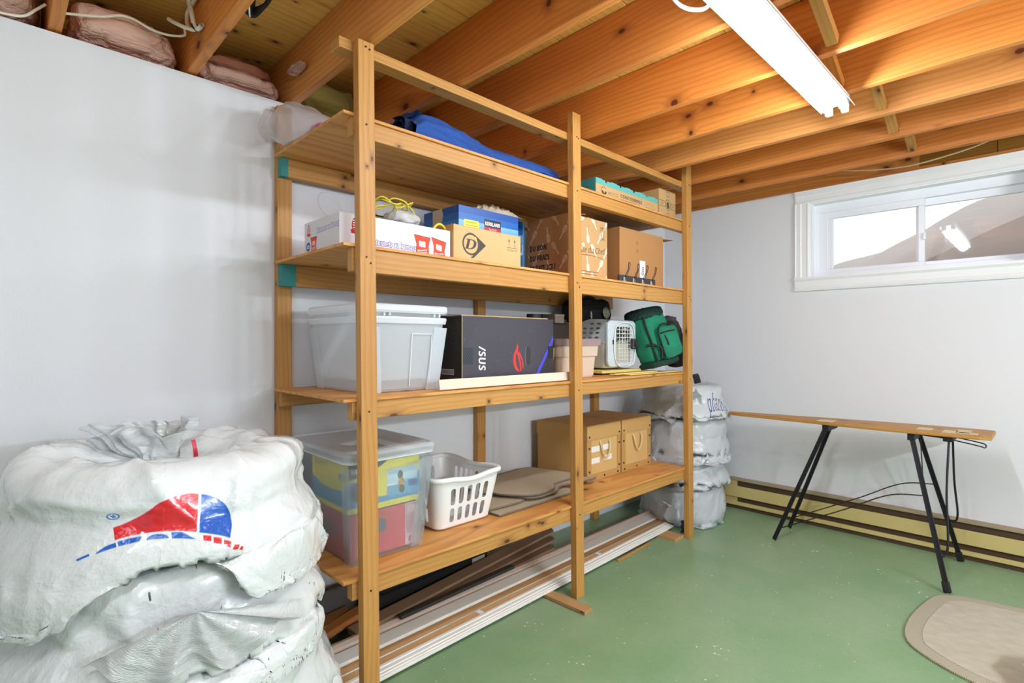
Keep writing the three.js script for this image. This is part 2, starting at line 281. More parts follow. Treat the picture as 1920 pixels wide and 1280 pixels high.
// ================================================================ THE SHELVING UNIT
const S1 = 2.134, S2 = 1.670, S3 = 1.117, S4 = 0.476;
{
  const T = thing('shelving_unit', 'tall home-built pine shelving unit with four plywood shelves', 'shelf', [2.14, 0, -2.05]);
  const post = (xb, xt, y1, z0, z1) => { const g = lum(-0.032, 0.032, 0, y1, z0, z1, 1); const p = g.attributes.position; for (let i = 0; i < p.count; i++) { const t = p.getY(i) / y1; p.setX(i, p.getX(i) + 0.032 + xb + (xt - xb) * t); } return g; };
  const scr = (P, list) => list.forEach(([x, y, z]) => add(P, 'screw', new THREE.CylinderGeometry(0.0035, 0.0035, 0.003, 8).rotateX(Math.PI / 2).translate(x - T.position.x, y, z - T.position.z), black));
  for (const [xb, xt, y1] of [[0.944, 0.919, 2.386], [2.139, 2.106, 2.486], [3.332, 3.295, 2.50]]) {
    const P = addW(T, 'post', post(xb, xt, y1, -1.75, -1.712), pine), at = (y) => xb + (xt - xb) * y / y1;
    scr(P, [[at(2.36) + 0.03, 2.365, -1.711], [at(2.36) + 0.045, 2.36, -1.711], [at(2.09) + 0.03, 2.09, -1.711], [at(1.6) + 0.025, 1.62, -1.711], [at(1.6) + 0.042, 1.6, -1.711], [at(1.07) + 0.03, 1.07, -1.711], [at(0.43) + 0.03, 0.43, -1.711]]);
  }
  for (const [x, y1] of [[0.898, 2.36], [2.055, 2.385], [3.19, 2.385]]) addW(T, 'post', post(x, x, y1, WZ + 0.002, WZ + 0.04), pine);
  addW(T, 'top_rail', lum(0.867, 3.40, 2.352, 2.39, -1.815, -1.75, 0), pine);
  const fas = [[2.056, 2.121], [1.571, 1.658], [1.037, 1.104], [0.394, 0.464]], back = [[2.04, 2.12], [1.563, 1.657], [1.036, 1.104], [0.394, 0.464]];
  [S1, S2, S3, S4].forEach((y, i) => {
    const g = lum(0.88, 3.372, y - 0.0125, y - 0.0012, -2.385, -1.742, 0, 0.0015);
    addW(T, 'shelf_board', g, ply);
    addW(T, 'front_rail', lum(0.918, 3.372, fas[i][0], fas[i][1], -1.789, -1.751, 0), pine);
    const b = addW(T, 'back_rail', lum(0.90, 3.372, back[i][0], back[i][1], WZ + 0.042, WZ + 0.08, 0), pine);
    if (i < 2) add(b, 'paint_mark', bx(0.8995, 0.93 + i * 0.035, back[i][0] - 0.0005, back[i][1] + 0.0003, WZ + 0.0415, WZ + 0.0805, 0.001).translate(-T.position.x, 0, -T.position.z), std(0x3d8f8c, 0.7), 'turquoise paint on the end of the rail');
  });
}
// ================================================================ THINGS ON THE SHELVES
const print = (W, H, bg, draw, rough = 0.75) => std(0xffffff, rough, { map: canvasTex(W, H, (x) => { x.fillStyle = bg; x.fillRect(0, 0, W, H); draw(x, W, H); }) });
// a box whose front (+z) and left (-x) carry print; other faces plain
function printed(w, h, d, plain, front, left, r = 0.003) { return [box(w, h, d, r), [plain, left ?? plain, plain, plain, front ?? plain, plain]]; }
function text(x, s, px, py, size, color, o = {}) {
  x.save(); x.translate(px, py); x.rotate(o.rot ?? 0); x.scale(o.sx ?? 1, 1); if (o.skew) x.transform(1, 0, o.skew, 1, 0, 0); x.font = (o.style ?? 'bold ') + size + 'px ' + (o.font ?? 'sans-serif'); x.textAlign = o.align ?? 'left'; x.textBaseline = 'middle';
  if (o.stroke) { x.strokeStyle = o.stroke; x.lineWidth = o.lw ?? 4; x.strokeText(s, 0, 0); } x.fillStyle = color; x.fillText(s, 0, 0); x.restore();
}
const cardTex = (c1 = 0) => c1;
const CB = '#c69a63';

// ---- top shelf
{ // blue rolled fabric
  const T = thing('fabric_roll', 'long blue rolled fabric bag lying on the top shelf', 'fabric', [1.70, S1, -1.92]);
  const blue = cloth(0x24509c, 0.0006); blue.side = THREE.DoubleSide; const navy = cloth(0x15254a); navy.side = THREE.DoubleSide;
  add(T, 'roll', surf(120, 48, (a, b) => {
    const x = -0.47 + a * 0.95, t = b * 2 * Math.PI, w = 1 - a, ry = 0.072 - 0.012 * a + 0.012 * Math.sin(a * 9) * w - 0.02 * sm(0.06, 0, a), rz = 0.10 - 0.012 * a + 0.01 * Math.sin(a * 6 + 1);
    const f = 1 + 0.10 * noise(x * 7, Math.cos(t) * 2.2, Math.sin(t) * 2.2) + 0.07 * (0.5 - 2 * Math.abs(noise(x * 9 + t, Math.cos(t) * 3 + 5, Math.sin(t) * 3)));
    const y = Math.sin(t) * ry * f, e = sm(1, 0.985, a) * 0.25 + 0.75;
    return V(x, Math.max(0.002, ry * 0.93 + y * e), Math.cos(t) * rz * f * e - 0.03 * a);
  }), blue);
  add(T, 'end_closure', surf(2, 48, (a, b) => { const t = b * 2 * Math.PI; return V(0.478, Math.max(0.002, 0.056 + Math.sin(t) * 0.046 * a), Math.cos(t) * 0.066 * a - 0.03); }), blue);
  add(T, 'rolled_end', surf(90, 10, (a, b) => { const t = a * 4.6 * Math.PI, r = 0.018 + 0.052 * a; return V(-0.46 - 0.035 * b + 0.012 * noise(t, b * 3), Math.max(0.003, 0.066 + Math.sin(t) * r * 0.8), Math.cos(t) * r * 1.1); }, false), navy, 'dark open end of the roll');
  add(T, 'flap', surf(16, 10, (a, b) => V(-0.43 - 0.05 * a + 0.02 * b, 0.11 + 0.035 * Math.sin(a * 3) + 0.012 * noise(a * 5, b * 5), -0.05 + b * 0.12), false), blue);
  add(T, 'strap', surf(20, 4, (a, b) => V(-0.48 - 0.05 * a, 0.003 + 0.05 * Math.sin(a * 3.14) + 0.012 * b, -0.01 + 0.05 * b + 0.03 * a), false), navy);
}
{ // clear crumpled bag hanging off the left end
  const T = thing('plastic_bag', 'crumpled clear plastic bag with a pink bundle at the left end of the top shelf', 'bag', [0.93, S1, -2.08]);
  const m = phy(0xf1ecea, 0.5, { transmission: 0.7, thickness: 0, side: THREE.DoubleSide, bumpMap: rp(crinkleT, 1, 1), bumpScale: 0.002 });
  const A = [-0.07, 0.105, -0.30], B = [0.0, 0.0, 0.19];
  add(T, 'sheet', surf(70, 40, (a, b) => {
    const t = b * 2 * Math.PI, r = 0.012 + 0.075 * sm(1, 0.35, a) - 0.035 * sm(0.35, 0.0, a) + 0.02 * sm(0.12, 0, a), cy = A[1] + (B[1] - A[1]) * a + 0.015, cx = A[0] + (B[0] - A[0]) * a, cz = A[2] + (B[2] - A[2]) * a;
    const f = 1 + 0.16 * noise(a * 5, Math.cos(t) * 1.2, Math.sin(t) * 1.2) + 0.10 * (0.5 - 2 * Math.abs(noise(a * 7, Math.cos(t) * 2, Math.sin(t) * 2 + 4)));
    const px = cx + Math.cos(t) * r * 0.6 * f; return V(px, Math.max(px < -0.058 ? -0.05 : 0.003, cy + Math.sin(t) * r * 0.9 * f), cz + 0.3 * r * Math.sin(t) * f);
  }), m);
  add(T, 'pink_bundle', lump(0.022, 0.014, 0.05, 0.8, 0.006, 30, 3).translate(-0.012, 0.022, 0.06), std(0xd06a9a, 0.7));
}
{ // cucumber tray: cardboard tray with a notched teal rim
  const T = thing('produce_tray', 'cardboard cucumber tray with notched teal rim on the top shelf', 'box', [2.765, S1, -1.93]);
  const W = 0.665, H = 0.112, D = 0.24, teal = std(0x5fb3ad, 0.75), tealD = std(0x3f8f8a, 0.8);
  const front = print(1024, 200, '#c9a36c', (x) => {
    text(x, 'CONCOMBRES', 370, 92, 56, '#3b3a34', { sx: 0.95 }); text(x, 'SANS PÉPINS', 376, 150, 54, '#3b3a34', { sx: 0.95 });
    text(x, 'MUCCI', 176, 108, 52, '#6d6a5c', { style: '', sx: 1 }); text(x, 'F A R M S', 186, 148, 18, '#6d6a5c', { style: '' });
    x.strokeStyle = '#3b3a34'; x.lineWidth = 5; x.beginPath(); x.arc(118, 96, 42, 0.3, 5.6); x.stroke(); x.fillStyle = '#3b3a34'; x.beginPath(); x.ellipse(102, 120, 12, 26, -0.5, 0, 7); x.fill(); x.beginPath(); x.ellipse(136, 122, 12, 26, 0.5, 0, 7); x.fill();
    x.fillStyle = '#2a2a26'; x.fillRect(112, 18, 190, 10); x.strokeStyle = '#6d6a5c'; x.lineWidth = 3; x.beginPath(); x.arc(870, 130, 60, 3.5, 5.9); x.stroke(); text(x, 'CROQUANTS', 786, 142, 32, '#4a4940', { style: '', sx: 0.95 });
  });
  const s = new THREE.Shape(); s.moveTo(-W / 2, 0); s.lineTo(W / 2, 0); s.lineTo(W / 2, H); 
  const P = []; for (let x = W / 2; x > -W / 2; x -= 0.004) { const q = (x + W / 2) / W, per = (q * 4.6 + 0.4) % 1; P.push([x, per < 0.12 ? H - 0.016 : per < 0.4 || per > 0.8 ? H - 0.004 : H]); } P.forEach(([x, y]) => s.lineTo(x, y)); s.lineTo(-W / 2, H);
  const wall = (m) => ext(s, 0.004, 0);
  const fg = wall(); { const p = fg.attributes.position, uv = fg.attributes.uv; for (let i = 0; i < p.count; i++) uv.setXY(i, p.getX(i) / W + 0.5, Math.min(1, p.getY(i) / (H * 0.78))); }
  add(T, 'front_panel', fg.translate(0, 0, D / 2 - 0.004), front);
  const s2 = poly([[-W / 2, H * 0.72], [W / 2, H * 0.72], [W / 2, H], ...P.map(([x, y]) => [x, y]), [-W / 2, H]]);
  add(T, 'rim_band', ext(s2, 0.0012, 0).translate(0, 0, D / 2), teal, 'teal notched rim');
  add(T, 'back_panel', wall().translate(0, 0, -D / 2), teal);
  for (const e of [-1, 1]) { const q = add(T, 'end_panel', bx(e * W / 2 - 0.003, e * W / 2 + 0.003, 0, H, -D / 2, D / 2 - 0.001, 0.002), tealD); 
    if (e < 0) add(q, 'lettering', new THREE.PlaneGeometry(0.17, 0.05).rotateY(-Math.PI / 2).translate(-W / 2 - 0.0036, 0.055, 0), print(256, 72, '#3f8f8a', (x) => text(x, 'MUCCI', 128, 38, 60, '#2c6e6c', { align: 'center' }))); }
  add(T, 'bottom', bx(-W / 2, W / 2, 0, 0.006, -D / 2, D / 2, 0.002), cardM);
  for (const x of [-0.15, 0.13]) add(T, 'hand_slot', bx(x - 0.028, x + 0.028, 0.0, 0.009, D / 2 - 0.003, D / 2 + 0.0012, 0.001), black);
}
{ const T = thing('cardboard_box', 'small brown box with a round stamped emblem beside the cucumber tray', 'box', [3.213, S1, -1.90]);
  const f = print(256, 200, '#c4a06c', (x) => { x.strokeStyle = x.fillStyle = '#5d4b32'; x.lineWidth = 3; x.beginPath(); x.arc(136, 100, 40, 0, 7); x.stroke(); x.setLineDash([5, 6]); x.beginPath(); x.arc(136, 100, 34, 0, 7); x.stroke(); x.setLineDash([]); x.beginPath(); x.arc(136, 102, 25, 0.6, 5.2); x.fill(); x.strokeRect(-4, 78, 96, 40); x.strokeRect(180, 84, 90, 40); x.strokeRect(116, 6, 38, 34); x.strokeRect(116, 158, 38, 34); text(x, 'K', 38, 98, 26, '#5d4b32'); text(x, 'H', 205, 104, 26, '#5d4b32'); });
  const [g, m] = printed(0.215, 0.183, 0.19, cardM, f); add(T, 'carton', g.translate(0, 0.092, 0), m);
  add(T, 'flap', box(0.10, 0.003, 0.19, 0.001).rotateZ(0.06).translate(-0.055, 0.186, 0), cardM); add(T, 'flap', box(0.10, 0.003, 0.19, 0.001).rotateZ(-0.03).translate(0.055, 0.186, 0), cardM);
}
// ---- second shelf
{ // snack box
  const T = thing('cardboard_box', 'long white snack box printed with two orange snack bags on the second shelf', 'box', [1.148, S2, -1.955]);
  const snack = (x, ax, ay, w, h, tilt) => { x.save(); x.translate(ax, ay); x.transform(1, tilt, 0, 1, 0, 0); x.fillStyle = '#8f2f22'; x.beginPath(); x.moveTo(-4, -4); x.lineTo(w + 4, -4); x.lineTo(w * 0.9, h * 0.45); x.lineTo(w * 0.94, h + 4); x.lineTo(w * 0.1, h + 4); x.lineTo(w * 0.14, h * 0.45); x.fill(); x.fillStyle = '#e0472a'; x.beginPath(); x.moveTo(2, 2); x.lineTo(w - 2, 2); x.lineTo(w * 0.87, h * 0.45); x.lineTo(w * 0.91, h); x.lineTo(w * 0.13, h); x.lineTo(w * 0.17, h * 0.45); x.fill();
    x.strokeStyle = '#f4ecf4'; x.lineWidth = w * 0.04; for (let r = 0; r < 3; r++) { x.beginPath(); for (let k = 0; k < 11; k++) x.lineTo(w * (0.3 + k * 0.04), h * (0.3 + r * 0.1) + (k % 2 ? -1 : 1) * h * 0.035); x.stroke(); } text(x, 'Bâtonnets', w * 0.2, h * 0.78, h * 0.12, '#f4ecf4', { rot: -0.25 }); text(x, 'fromage', w * 0.32, h * 0.88, h * 0.12, '#f4ecf4', { rot: -0.25 }); x.restore(); };
  const badge = (x, cx, cy, s) => { x.fillStyle = '#c6323a'; x.beginPath(); x.ellipse(cx, cy, s * 0.55, s, 0, 0, 7); x.fill(); x.strokeStyle = '#fff'; x.lineWidth = s * 0.12; for (let k = -2; k < 3; k++) { x.beginPath(); x.moveTo(cx - s * 0.4, cy + k * s * 0.3); x.lineTo(cx + s * 0.4, cy + k * s * 0.3 - s * 0.1); x.stroke(); } x.fillStyle = '#c6323a'; x.beginPath(); x.moveTo(cx - s * 0.7, cy + s * 0.5); x.lineTo(cx + s * 0.7, cy + s * 0.6); x.lineTo(cx + s * 0.6, cy + s * 1.1); x.lineTo(cx - s * 0.6, cy + s); x.fill(); };
  const f = print(1024, 250, '#eceaf0', (x) => { badge(x, 130, 90, 62); text(x, 'Bâtonnets au fromage', 250, 196, 62, '#eceaf2', { font: 'serif', stroke: '#3b3a84', lw: 9, sx: 0.62 }); snack(x, 650, 84, 160, 166, 0.06); snack(x, 826, 84, 150, 166, 0.18); });
  const l = print(512, 220, '#dcdadb', (x) => { badge(x, 70, 62, 40); x.fillStyle = '#3c4a92'; x.beginPath(); x.arc(62, 178, 32, 0, 7); x.fill(); text(x, '45', 62, 180, 38, '#fff', { align: 'center' }); snack(x, 100, 122, 92, 98, 0); text(x, 'Bâtonnets au fromage', 190, 82, 50, '#eceaf2', { font: 'serif', stroke: '#4b4a8c', lw: 5, sx: 0.6, rot: -0.03 }); });
  const [g, m] = printed(0.503, 0.121, 0.30, std(0xe9e7ea, 0.75), f, l); add(T, 'carton', g.translate(0, 0.0605, 0), m);
  // cord and cloth lying in its open top
  const c = thing('cord_coil', 'tangled yellow cord coiled on top of the white snack box', 'cord', [1.19, S2 + 0.135, -1.965]);
  const pts = []; for (let k = 0; k < 42; k++) { const t = k * 0.62, r = 0.07 + 0.02 * Math.sin(k * 1.7); pts.push([Math.cos(t) * r * 1.25 + 0.01, 0.012 + 0.04 * (1 + Math.sin(t * 0.9 + 1)) + 0.03 * Math.sin(k * 2.1) * 0.5, Math.sin(t) * r * 0.7]); }
  add(c, 'cord', tube(pts, 0.0036, 260, false, 7).translate(0, 0.004, 0), cableY);
  add(c, 'raised_loop', tube([[0.02, 0.01, 0], [0.03, 0.08, 0.01], [0.075, 0.098, 0.02], [0.115, 0.075, 0.02], [0.12, 0.01, 0.03]], 0.004, 40), cableY);
  add(c, 'blue_end', tube([[-0.09, 0.05, -0.05], [-0.02, 0.035, 0.0], [0.06, 0.014, 0.05]], 0.003, 16), darkMetal);
  single('cloth', 'crumpled white fluffy cloth lying under the yellow cord', 'cloth', lump(0.075, 0.028, 0.06, 0.8, 0.012, 26, 9).translate(1.235, S2 + 0.164, -1.93), cloth(0xe8e6e2));
  single('wire', 'thin looped grey wire sticking up behind the white snack box', 'wire', tube([[1.02, 1.80, -2.0], [0.98, 1.905, -2.02], [0.93, 1.905, -2.02], [0.905, 1.862, -2.0], [0.925, 1.82, -1.99], [0.985, 1.792, -1.985]], 0.0012, 50, false, 5), std(0xb5b5b2, 0.4));
  single('cable_ring', 'short bright yellow cable loop at the right end of the snack box', 'cable', tube([[1.335, 1.77, -1.85], [1.338, 1.795, -1.845], [1.362, 1.820, -1.84], [1.39, 1.812, -1.84], [1.405, 1.79, -1.845], [1.405, 1.765, -1.85]], 0.0055, 30), std(0xe8c92c, 0.4));
}
{ // golf-ball style box with the D arrow
  const T = thing('cardboard_box', 'brown box with a large D arrow logo on the second shelf', 'box', [1.607, S2, -1.865]);
  const f = print(768, 280, '#c9a873', (x) => {
    x.fillStyle = x.strokeStyle = '#423d35'; x.lineWidth = 15; x.beginPath(); x.arc(182, 138, 84, 0.55, 5.35); x.stroke();
    x.beginPath(); x.moveTo(112, 26); x.lineTo(232, 66); x.quadraticCurveTo(262, 100, 250, 165); x.quadraticCurveTo(230, 215, 176, 252); x.lineTo(210, 250); x.lineTo(348, 132); x.lineTo(236, 62); x.closePath(); x.fill();
    x.fillStyle = '#c9a873'; x.beginPath(); x.arc(182, 138, 76, 0, 7); x.fill(); text(x, 'D', 182, 140, 116, '#423d35', { font: 'serif', align: 'center', sx: 1.5, skew: -0.2 });
    x.fillStyle = '#423d35'; for (const q of [622, 692]) { x.fillRect(q - 2, 60, 4, 54); x.beginPath(); x.moveTo(q - 10, 62); x.lineTo(q, 34); x.lineTo(q + 10, 62); x.fill(); } x.fillRect(598, 112, 120, 4); text(x, 'THIS WAY UP', 658, 136, 21, '#423d35', { align: 'center', style: '' });
  });
  const [g, m] = printed(0.406, 0.150, 0.15, cardM, f); add(T, 'carton', g.translate(0, 0.075, 0), m);
  add(T, 'flap', box(0.40, 0.003, 0.075, 0.001).rotateX(0.05).translate(0, 0.152, 0.036), cardM); add(T, 'flap', box(0.40, 0.003, 0.075, 0.001).translate(0, 0.152, -0.038), cardM);
}
function blueBox(W, H, D) {
  const face = (side) => print(768, 512, '#1f78c8', (x, w, h) => {
    const g = x.createLinearGradient(0, 100, 0, 512); g.addColorStop(0, side ? '#2a7ec4' : '#8cc0e8'); g.addColorStop(0.35, '#2f88d0'); g.addColorStop(1, '#1a66b4'); x.fillStyle = g; x.fillRect(0, 0, w, h); x.fillStyle = '#124f9e'; x.fillRect(0, 0, w, 100); x.fillStyle = '#1a63b0'; x.fillRect(0, 60, w, 60);
    if (side) { x.fillStyle = '#e7e02c'; x.fillRect(30, 150, 190, 100); text(x, '────', 60, 200, 40, '#8a8a20'); text(x, '84', 590, 190, 120, '#d8ecf8', { sx: 0.9 }); text(x, '№', 545, 250, 44, '#d8ecf8'); }
    else { x.fillStyle = '#e7e02c'; x.beginPath(); x.roundRect(60, 110, 185, 120, 14); x.fill(); x.fillStyle = '#8c9230'; for (let k = 0; k < 4; k++) x.fillRect(78, 128 + k * 25, 130 + (k % 2) * 20, 7); x.fillStyle = '#16181f'; x.fillRect(310, 76, 216, 100); x.fillStyle = '#b02430'; x.fillRect(312, 140, 212, 34); text(x, 'KIRKLAND', 418, 112, 44, '#fff', { align: 'center', sx: 0.9 }); text(x, 'Signature', 418, 157, 24, '#e6c9c9', { align: 'center', style: '' }); text(x, '84', 660, 240, 118, '#fff', { sx: 0.85 }); text(x, '№', 628, 278, 40, '#fff'); text(x, 'Lave-vaisselle', 220, 300, 60, '#fff'); }
  }, 0.4);
  const [g, m] = printed(W, H, D, std(0x1d5fae, 0.5), face(false), face(true), 0.002); return [g.translate(0, H / 2, 0), m];
}
{ const T = thing('detergent_box', 'large blue printed box with a torn left side behind the D arrow box', 'box', [1.757, S2, -2.09]);
  const [g, m] = blueBox(0.394, 0.292, 0.28); add(T, 'carton', g, m);
  add(T, 'torn_patch', ext(poly([[-0.05, 0.15], [-0.055, 0.292], [0.02, 0.292], [0.03, 0.26], [0.015, 0.21], [0.022, 0.15]]), 0.0012, 0).rotateY(-Math.PI / 2).translate(-0.1965, 0, -0.01), std(0xc9b79b, 0.85), 'torn bare cardboard');
  const T2 = thing('detergent_box', 'narrow blue printed box squeezed in left of the whisk-patterned box', 'box', [2.125, S2, -2.275]);
  const [g2, m2] = blueBox(0.215, 0.345, 0.21); add(T2, 'carton', g2, m2);
  add(T2, 'edge_stripe', bx(0.085, 0.106, 0.002, 0.343, 0.1052, 0.106, 0.0003), std(0x8fc4ea, 0.4));
  single('packing_paper', 'crumpled beige packing paper heaped on the large blue box', 'paper', surf(50, 40, (a, b) => { const u = a * 2 - 1, v = b * 2 - 1, e = Math.max(0, 1 - Math.pow(Math.abs(u), 3)) * Math.max(0, 1 - Math.pow(Math.abs(v), 3)); return V(1.86 + u * 0.16, S2 + 0.294 + e * (0.045 + 0.03 * (0.5 - 2 * Math.abs(noise(u * 3, v * 3, 4))) + 0.02 * noise(u * 7, v * 7, 8)), -2.08 + v * 0.12); }, false), std(0xcbb9a4, 0.85, { side: THREE.DoubleSide, bumpMap: rp(crinkleT, 1, 1), bumpScale: 0.004 }));
}
{ // whisk-patterned box
  const T = thing('cardboard_box', 'tall brown box patterned with white whisks behind the middle post', 'box', [2.392, S2, -1.985]);
  const whisk = (x, cx, cy, a, s, c) => { x.save(); x.translate(cx, cy); x.rotate(a); x.strokeStyle = c; x.fillStyle = c; x.lineWidth = s * 0.05; for (const k of [0.42, 0.24, 0.08]) { x.beginPath(); x.ellipse(0, -s * 0.32, s * k * 0.5, s * 0.36, 0, 0, 7); x.stroke(); } x.lineWidth = s * 0.13; x.beginPath(); x.moveTo(0, s * 0.02); x.lineTo(0, s * 0.72); x.stroke(); x.restore(); };
  const pat = (x, W, H, c) => { for (let i = 0; i < 9; i++) for (let j = 0; j < 8; j++) { const cx = i * 184 + (j % 2) * 92 - 10, cy = j * 132 + 30; whisk(x, cx, cy, (i + j) % 2 ? 0.62 : -0.62 + (j % 2) * 3.6, 100, c); } };
  const l = print(512, 560, '#a9733f', (x, W, H) => { pat(x, W, H, '#cfa884'); ['DU BON', 'DU FRAIS', 'ET FAIT ICI !'].forEach((s, k) => text(x, s, 34, 268 + k * 94, 66, '#1c120c', { sx: 0.86, stroke: '#1c120c', lw: 3 })); });  // left face repeats the front print in shaded tones
  const f = print(560, 560, '#c49a66', (x, W, H) => { pat(x, W, H, '#efe2cf'); x.fillStyle = '#c49a66'; text(x, 'Boîte du Chef', 300, 292, 74, '#3a2a1a', { font: 'serif', style: 'italic ', align: 'center', sx: 0.92, rot: -0.04 }); x.strokeStyle = '#3a2a1a'; x.lineWidth = 4; x.beginPath(); x.moveTo(100, 352); x.quadraticCurveTo(300, 330, 500, 356); x.stroke(); x.lineWidth = 3; x.strokeRect(456, 84, 66, 96); for (const q of [475, 502]) { x.fillStyle = '#3a2a1a'; x.fillRect(q - 3, 104, 6, 48); } x.fillRect(466, 160, 46, 8); text(x, 'HAUT', 489, 66, 28, '#3a2a1a', { align: 'center' }); x.fillStyle = '#8a6a45'; for (let k = 0; k < 2; k++) x.fillRect(150 + k * 30, 488 + k * 26, 280 - k * 60, 9); });
  const [g, m] = printed(0.353, 0.342, 0.31, cardM, f, l); add(T, 'carton', g.translate(0, 0.171, 0), m);
  add(T, 'flap', box(0.17, 0.003, 0.3, 0.001).rotateZ(0.14).translate(-0.09, 0.352, -0.01), cardM); add(T, 'flap', box(0.17, 0.003, 0.3, 0.001).rotateZ(-0.05).translate(0.09, 0.345, -0.01), cardM);
}
{ const T = thing('cardboard_box', 'plain brown open box with a shipping label at the right end of the second shelf', 'box', [2.994, S2, -2.035]);
  const W = 0.51, H = 0.352, D = 0.35, brown = std(0xb98550, 0.8), t = 0.004;
  add(T, 'front_panel', bx(-W / 2, W / 2, 0, H, D / 2 - t, D / 2, 0.001), brown); add(T, 'back_panel', bx(-W / 2, W / 2, 0, H, -D / 2, -D / 2 + t, 0.001), brown);
  for (const e of [-1, 1]) add(T, 'side_panel', bx(e * W / 2 - t / 2, e * W / 2 + t / 2, 0, H, -D / 2, D / 2, 0.001), e < 0 ? cardDark : brown);  // shade of the left face put into a darker brown
  add(T, 'bottom', bx(-W / 2, W / 2, 0, t, -D / 2, D / 2, 0.001), brown);
  add(T, 'flap', box(0.17, 0.004, D - 0.02, 0.001).translate(0.085, 0, 0).rotateZ(0.06).translate(W / 2, H - 0.004, -0.01), brown, 'flap standing open to the right');
  add(T, 'flap', box(W - 0.02, 0.004, 0.16, 0.001).translate(0, 0, -0.08).rotateX(-0.1).translate(0, H, D / 2 - 0.004), brown);
  add(T, 'shipping_label', new THREE.PlaneGeometry(0.2, 0.16).rotateY(-Math.PI / 2).translate(-W / 2 - 0.0026, 0.25, -0.02), print(256, 200, '#e2e4e6', (x) => { x.fillStyle = '#30343c'; for (let k = 0; k < 40; k++) x.fillRect(30 + k * 4.4, 20, 1 + (k * 7 % 3), 34); for (let k = 0; k < 44; k++) x.fillRect(26 + k * 4.6, 150, 1 + (k * 5 % 3), 36); text(x, '19', 40, 86, 40, '#30343c'); text(x, '1 72', 130, 110, 30, '#30343c'); }));
  add(T, 'sticker', new THREE.PlaneGeometry(0.065, 0.125).translate(0.0, 0.105, D / 2 + 0.0008), print(96, 190, '#eef0f1', (x) => { text(x, 'Gsss', 50, 100, 56, '#15161a', { rot: -Math.PI / 2 + 0.06, align: 'center', font: 'serif', style: 'italic bold ', sx: 0.7 }); }));
  for (const y of [0.275, 0.225]) add(T, 'tear', lump(0.012, 0.012, 0.002, 0.8, 0.003, 80, y * 9, 16, 10).translate(-0.06, y, D / 2), cardDark);
  const R = thing('hook_rack', 'dark wall hook rack with four wire hooks leaning against the plain box', 'hook rack', [2.838, S2, -1.80]);
  add(R, 'board', bx(-0.20, 0.20, 0.0, 0.044, -0.008, 0.008, 0.003), std(0x3a3836, 0.6));
  [-0.15, -0.05, 0.05, 0.15].forEach((x) => { const hook = add(R, 'hook', tube([[x, 0.012, 0.012], [x + 0.012, 0.04, 0.016], [x + 0.03, 0.085, 0.022], [x + 0.044, 0.115, 0.02], [x + 0.036, 0.124, 0.018], [x + 0.026, 0.112, 0.02], [x + 0.026, 0.085, 0.018], [x + 0.012, 0.05, 0.010], [x, 0.03, 0.012]], 0.0022, 40, false, 6), black); add(hook, 'base', bx(x - 0.012, x + 0.012, 0.002, 0.034, 0.007, 0.013, 0.003), steel); });
}
// ---- third shelf
function storageBin(T, lidded) { // translucent bin, base at y = 0, rim 0.41 x 0.49
  const H = 0.318;
  const shell = loft([[0.002, 0.165, 0.205, 0.03], [0.012, 0.172, 0.212, 0.032], [0.10, 0.180, 0.220, 0.034], [0.27, 0.195, 0.238, 0.036], [0.30, 0.197, 0.240, 0.036]], true);
  add(T, 'shell', shell, milkM);
  add(T, 'rim', loft([[0.276, 0.205, 0.248, 0.04], [0.296, 0.209, 0.252, 0.042], [0.302, 0.207, 0.250, 0.042], [0.302, 0.197, 0.240, 0.036]], false), milkRim);
  for (const [sx, sz] of [[-1, 1], [1, 1], [-1, -1], [1, -1]]) { const sh = new THREE.Matrix4().set(1, sx * 0.095, 0, 0, 0, 1, 0, 0, 0, sz * 0.105, 1, 0, 0, 0, 0, 1);
    add(T, 'corner_leg', merge([bx(sx * 0.105, sx * 0.172, 0, 0.26, sz * 0.2125, sz * 0.2155, 0.001), bx(sx * 0.1695, sx * 0.172, 0, 0.26, sz * 0.15, sz * 0.2155, 0.001)]).applyMatrix4(sh), milkM); }
  return T;
}
{
  const T = thing('storage_bin', 'lower of two nested empty clear plastic bins on the third shelf', 'storage bin', [1.205, S3, -2.075]);
  storageBin(T);
  add(T, 'side_recess', merge([bx(0.02, 0.024, 0.02, 0.235, 0.214, 0.217, 0.001), bx(0.118, 0.122, 0.02, 0.235, 0.214, 0.217, 0.001), bx(0.02, 0.122, 0.232, 0.236, 0.214, 0.217, 0.001)]).applyMatrix4(new THREE.Matrix4().set(1, 0, 0, 0, 0, 1, 0, 0, 0, 0.105, 1, 0, 0, 0, 0, 1)), milkRim);
  const U = thing('storage_bin', 'upper of two nested empty clear plastic bins, its rim standing proud', 'storage bin', [1.205, S3 + 0.042, -2.075]);
  const s = 0.985; const sh = loft([[0.006, 0.160, 0.200, 0.03], [0.27, 0.189, 0.232, 0.036], [0.30, 0.193, 0.236, 0.036]], true); add(U, 'shell', sh, milkM);
  add(U, 'rim', loft([[0.276, 0.207, 0.250, 0.042], [0.285, 0.211, 0.254, 0.042], [0.304, 0.211, 0.254, 0.042], [0.309, 0.206, 0.249, 0.04], [0.309, 0.193, 0.236, 0.036]], false), milkRim);
  for (const x of [-0.11, -0.085, 0.13, 0.155]) add(U, 'rib', bx(x - 0.004, x + 0.004, 0.263, 0.285, 0.236, 0.246, 0.002), milkRim);
}
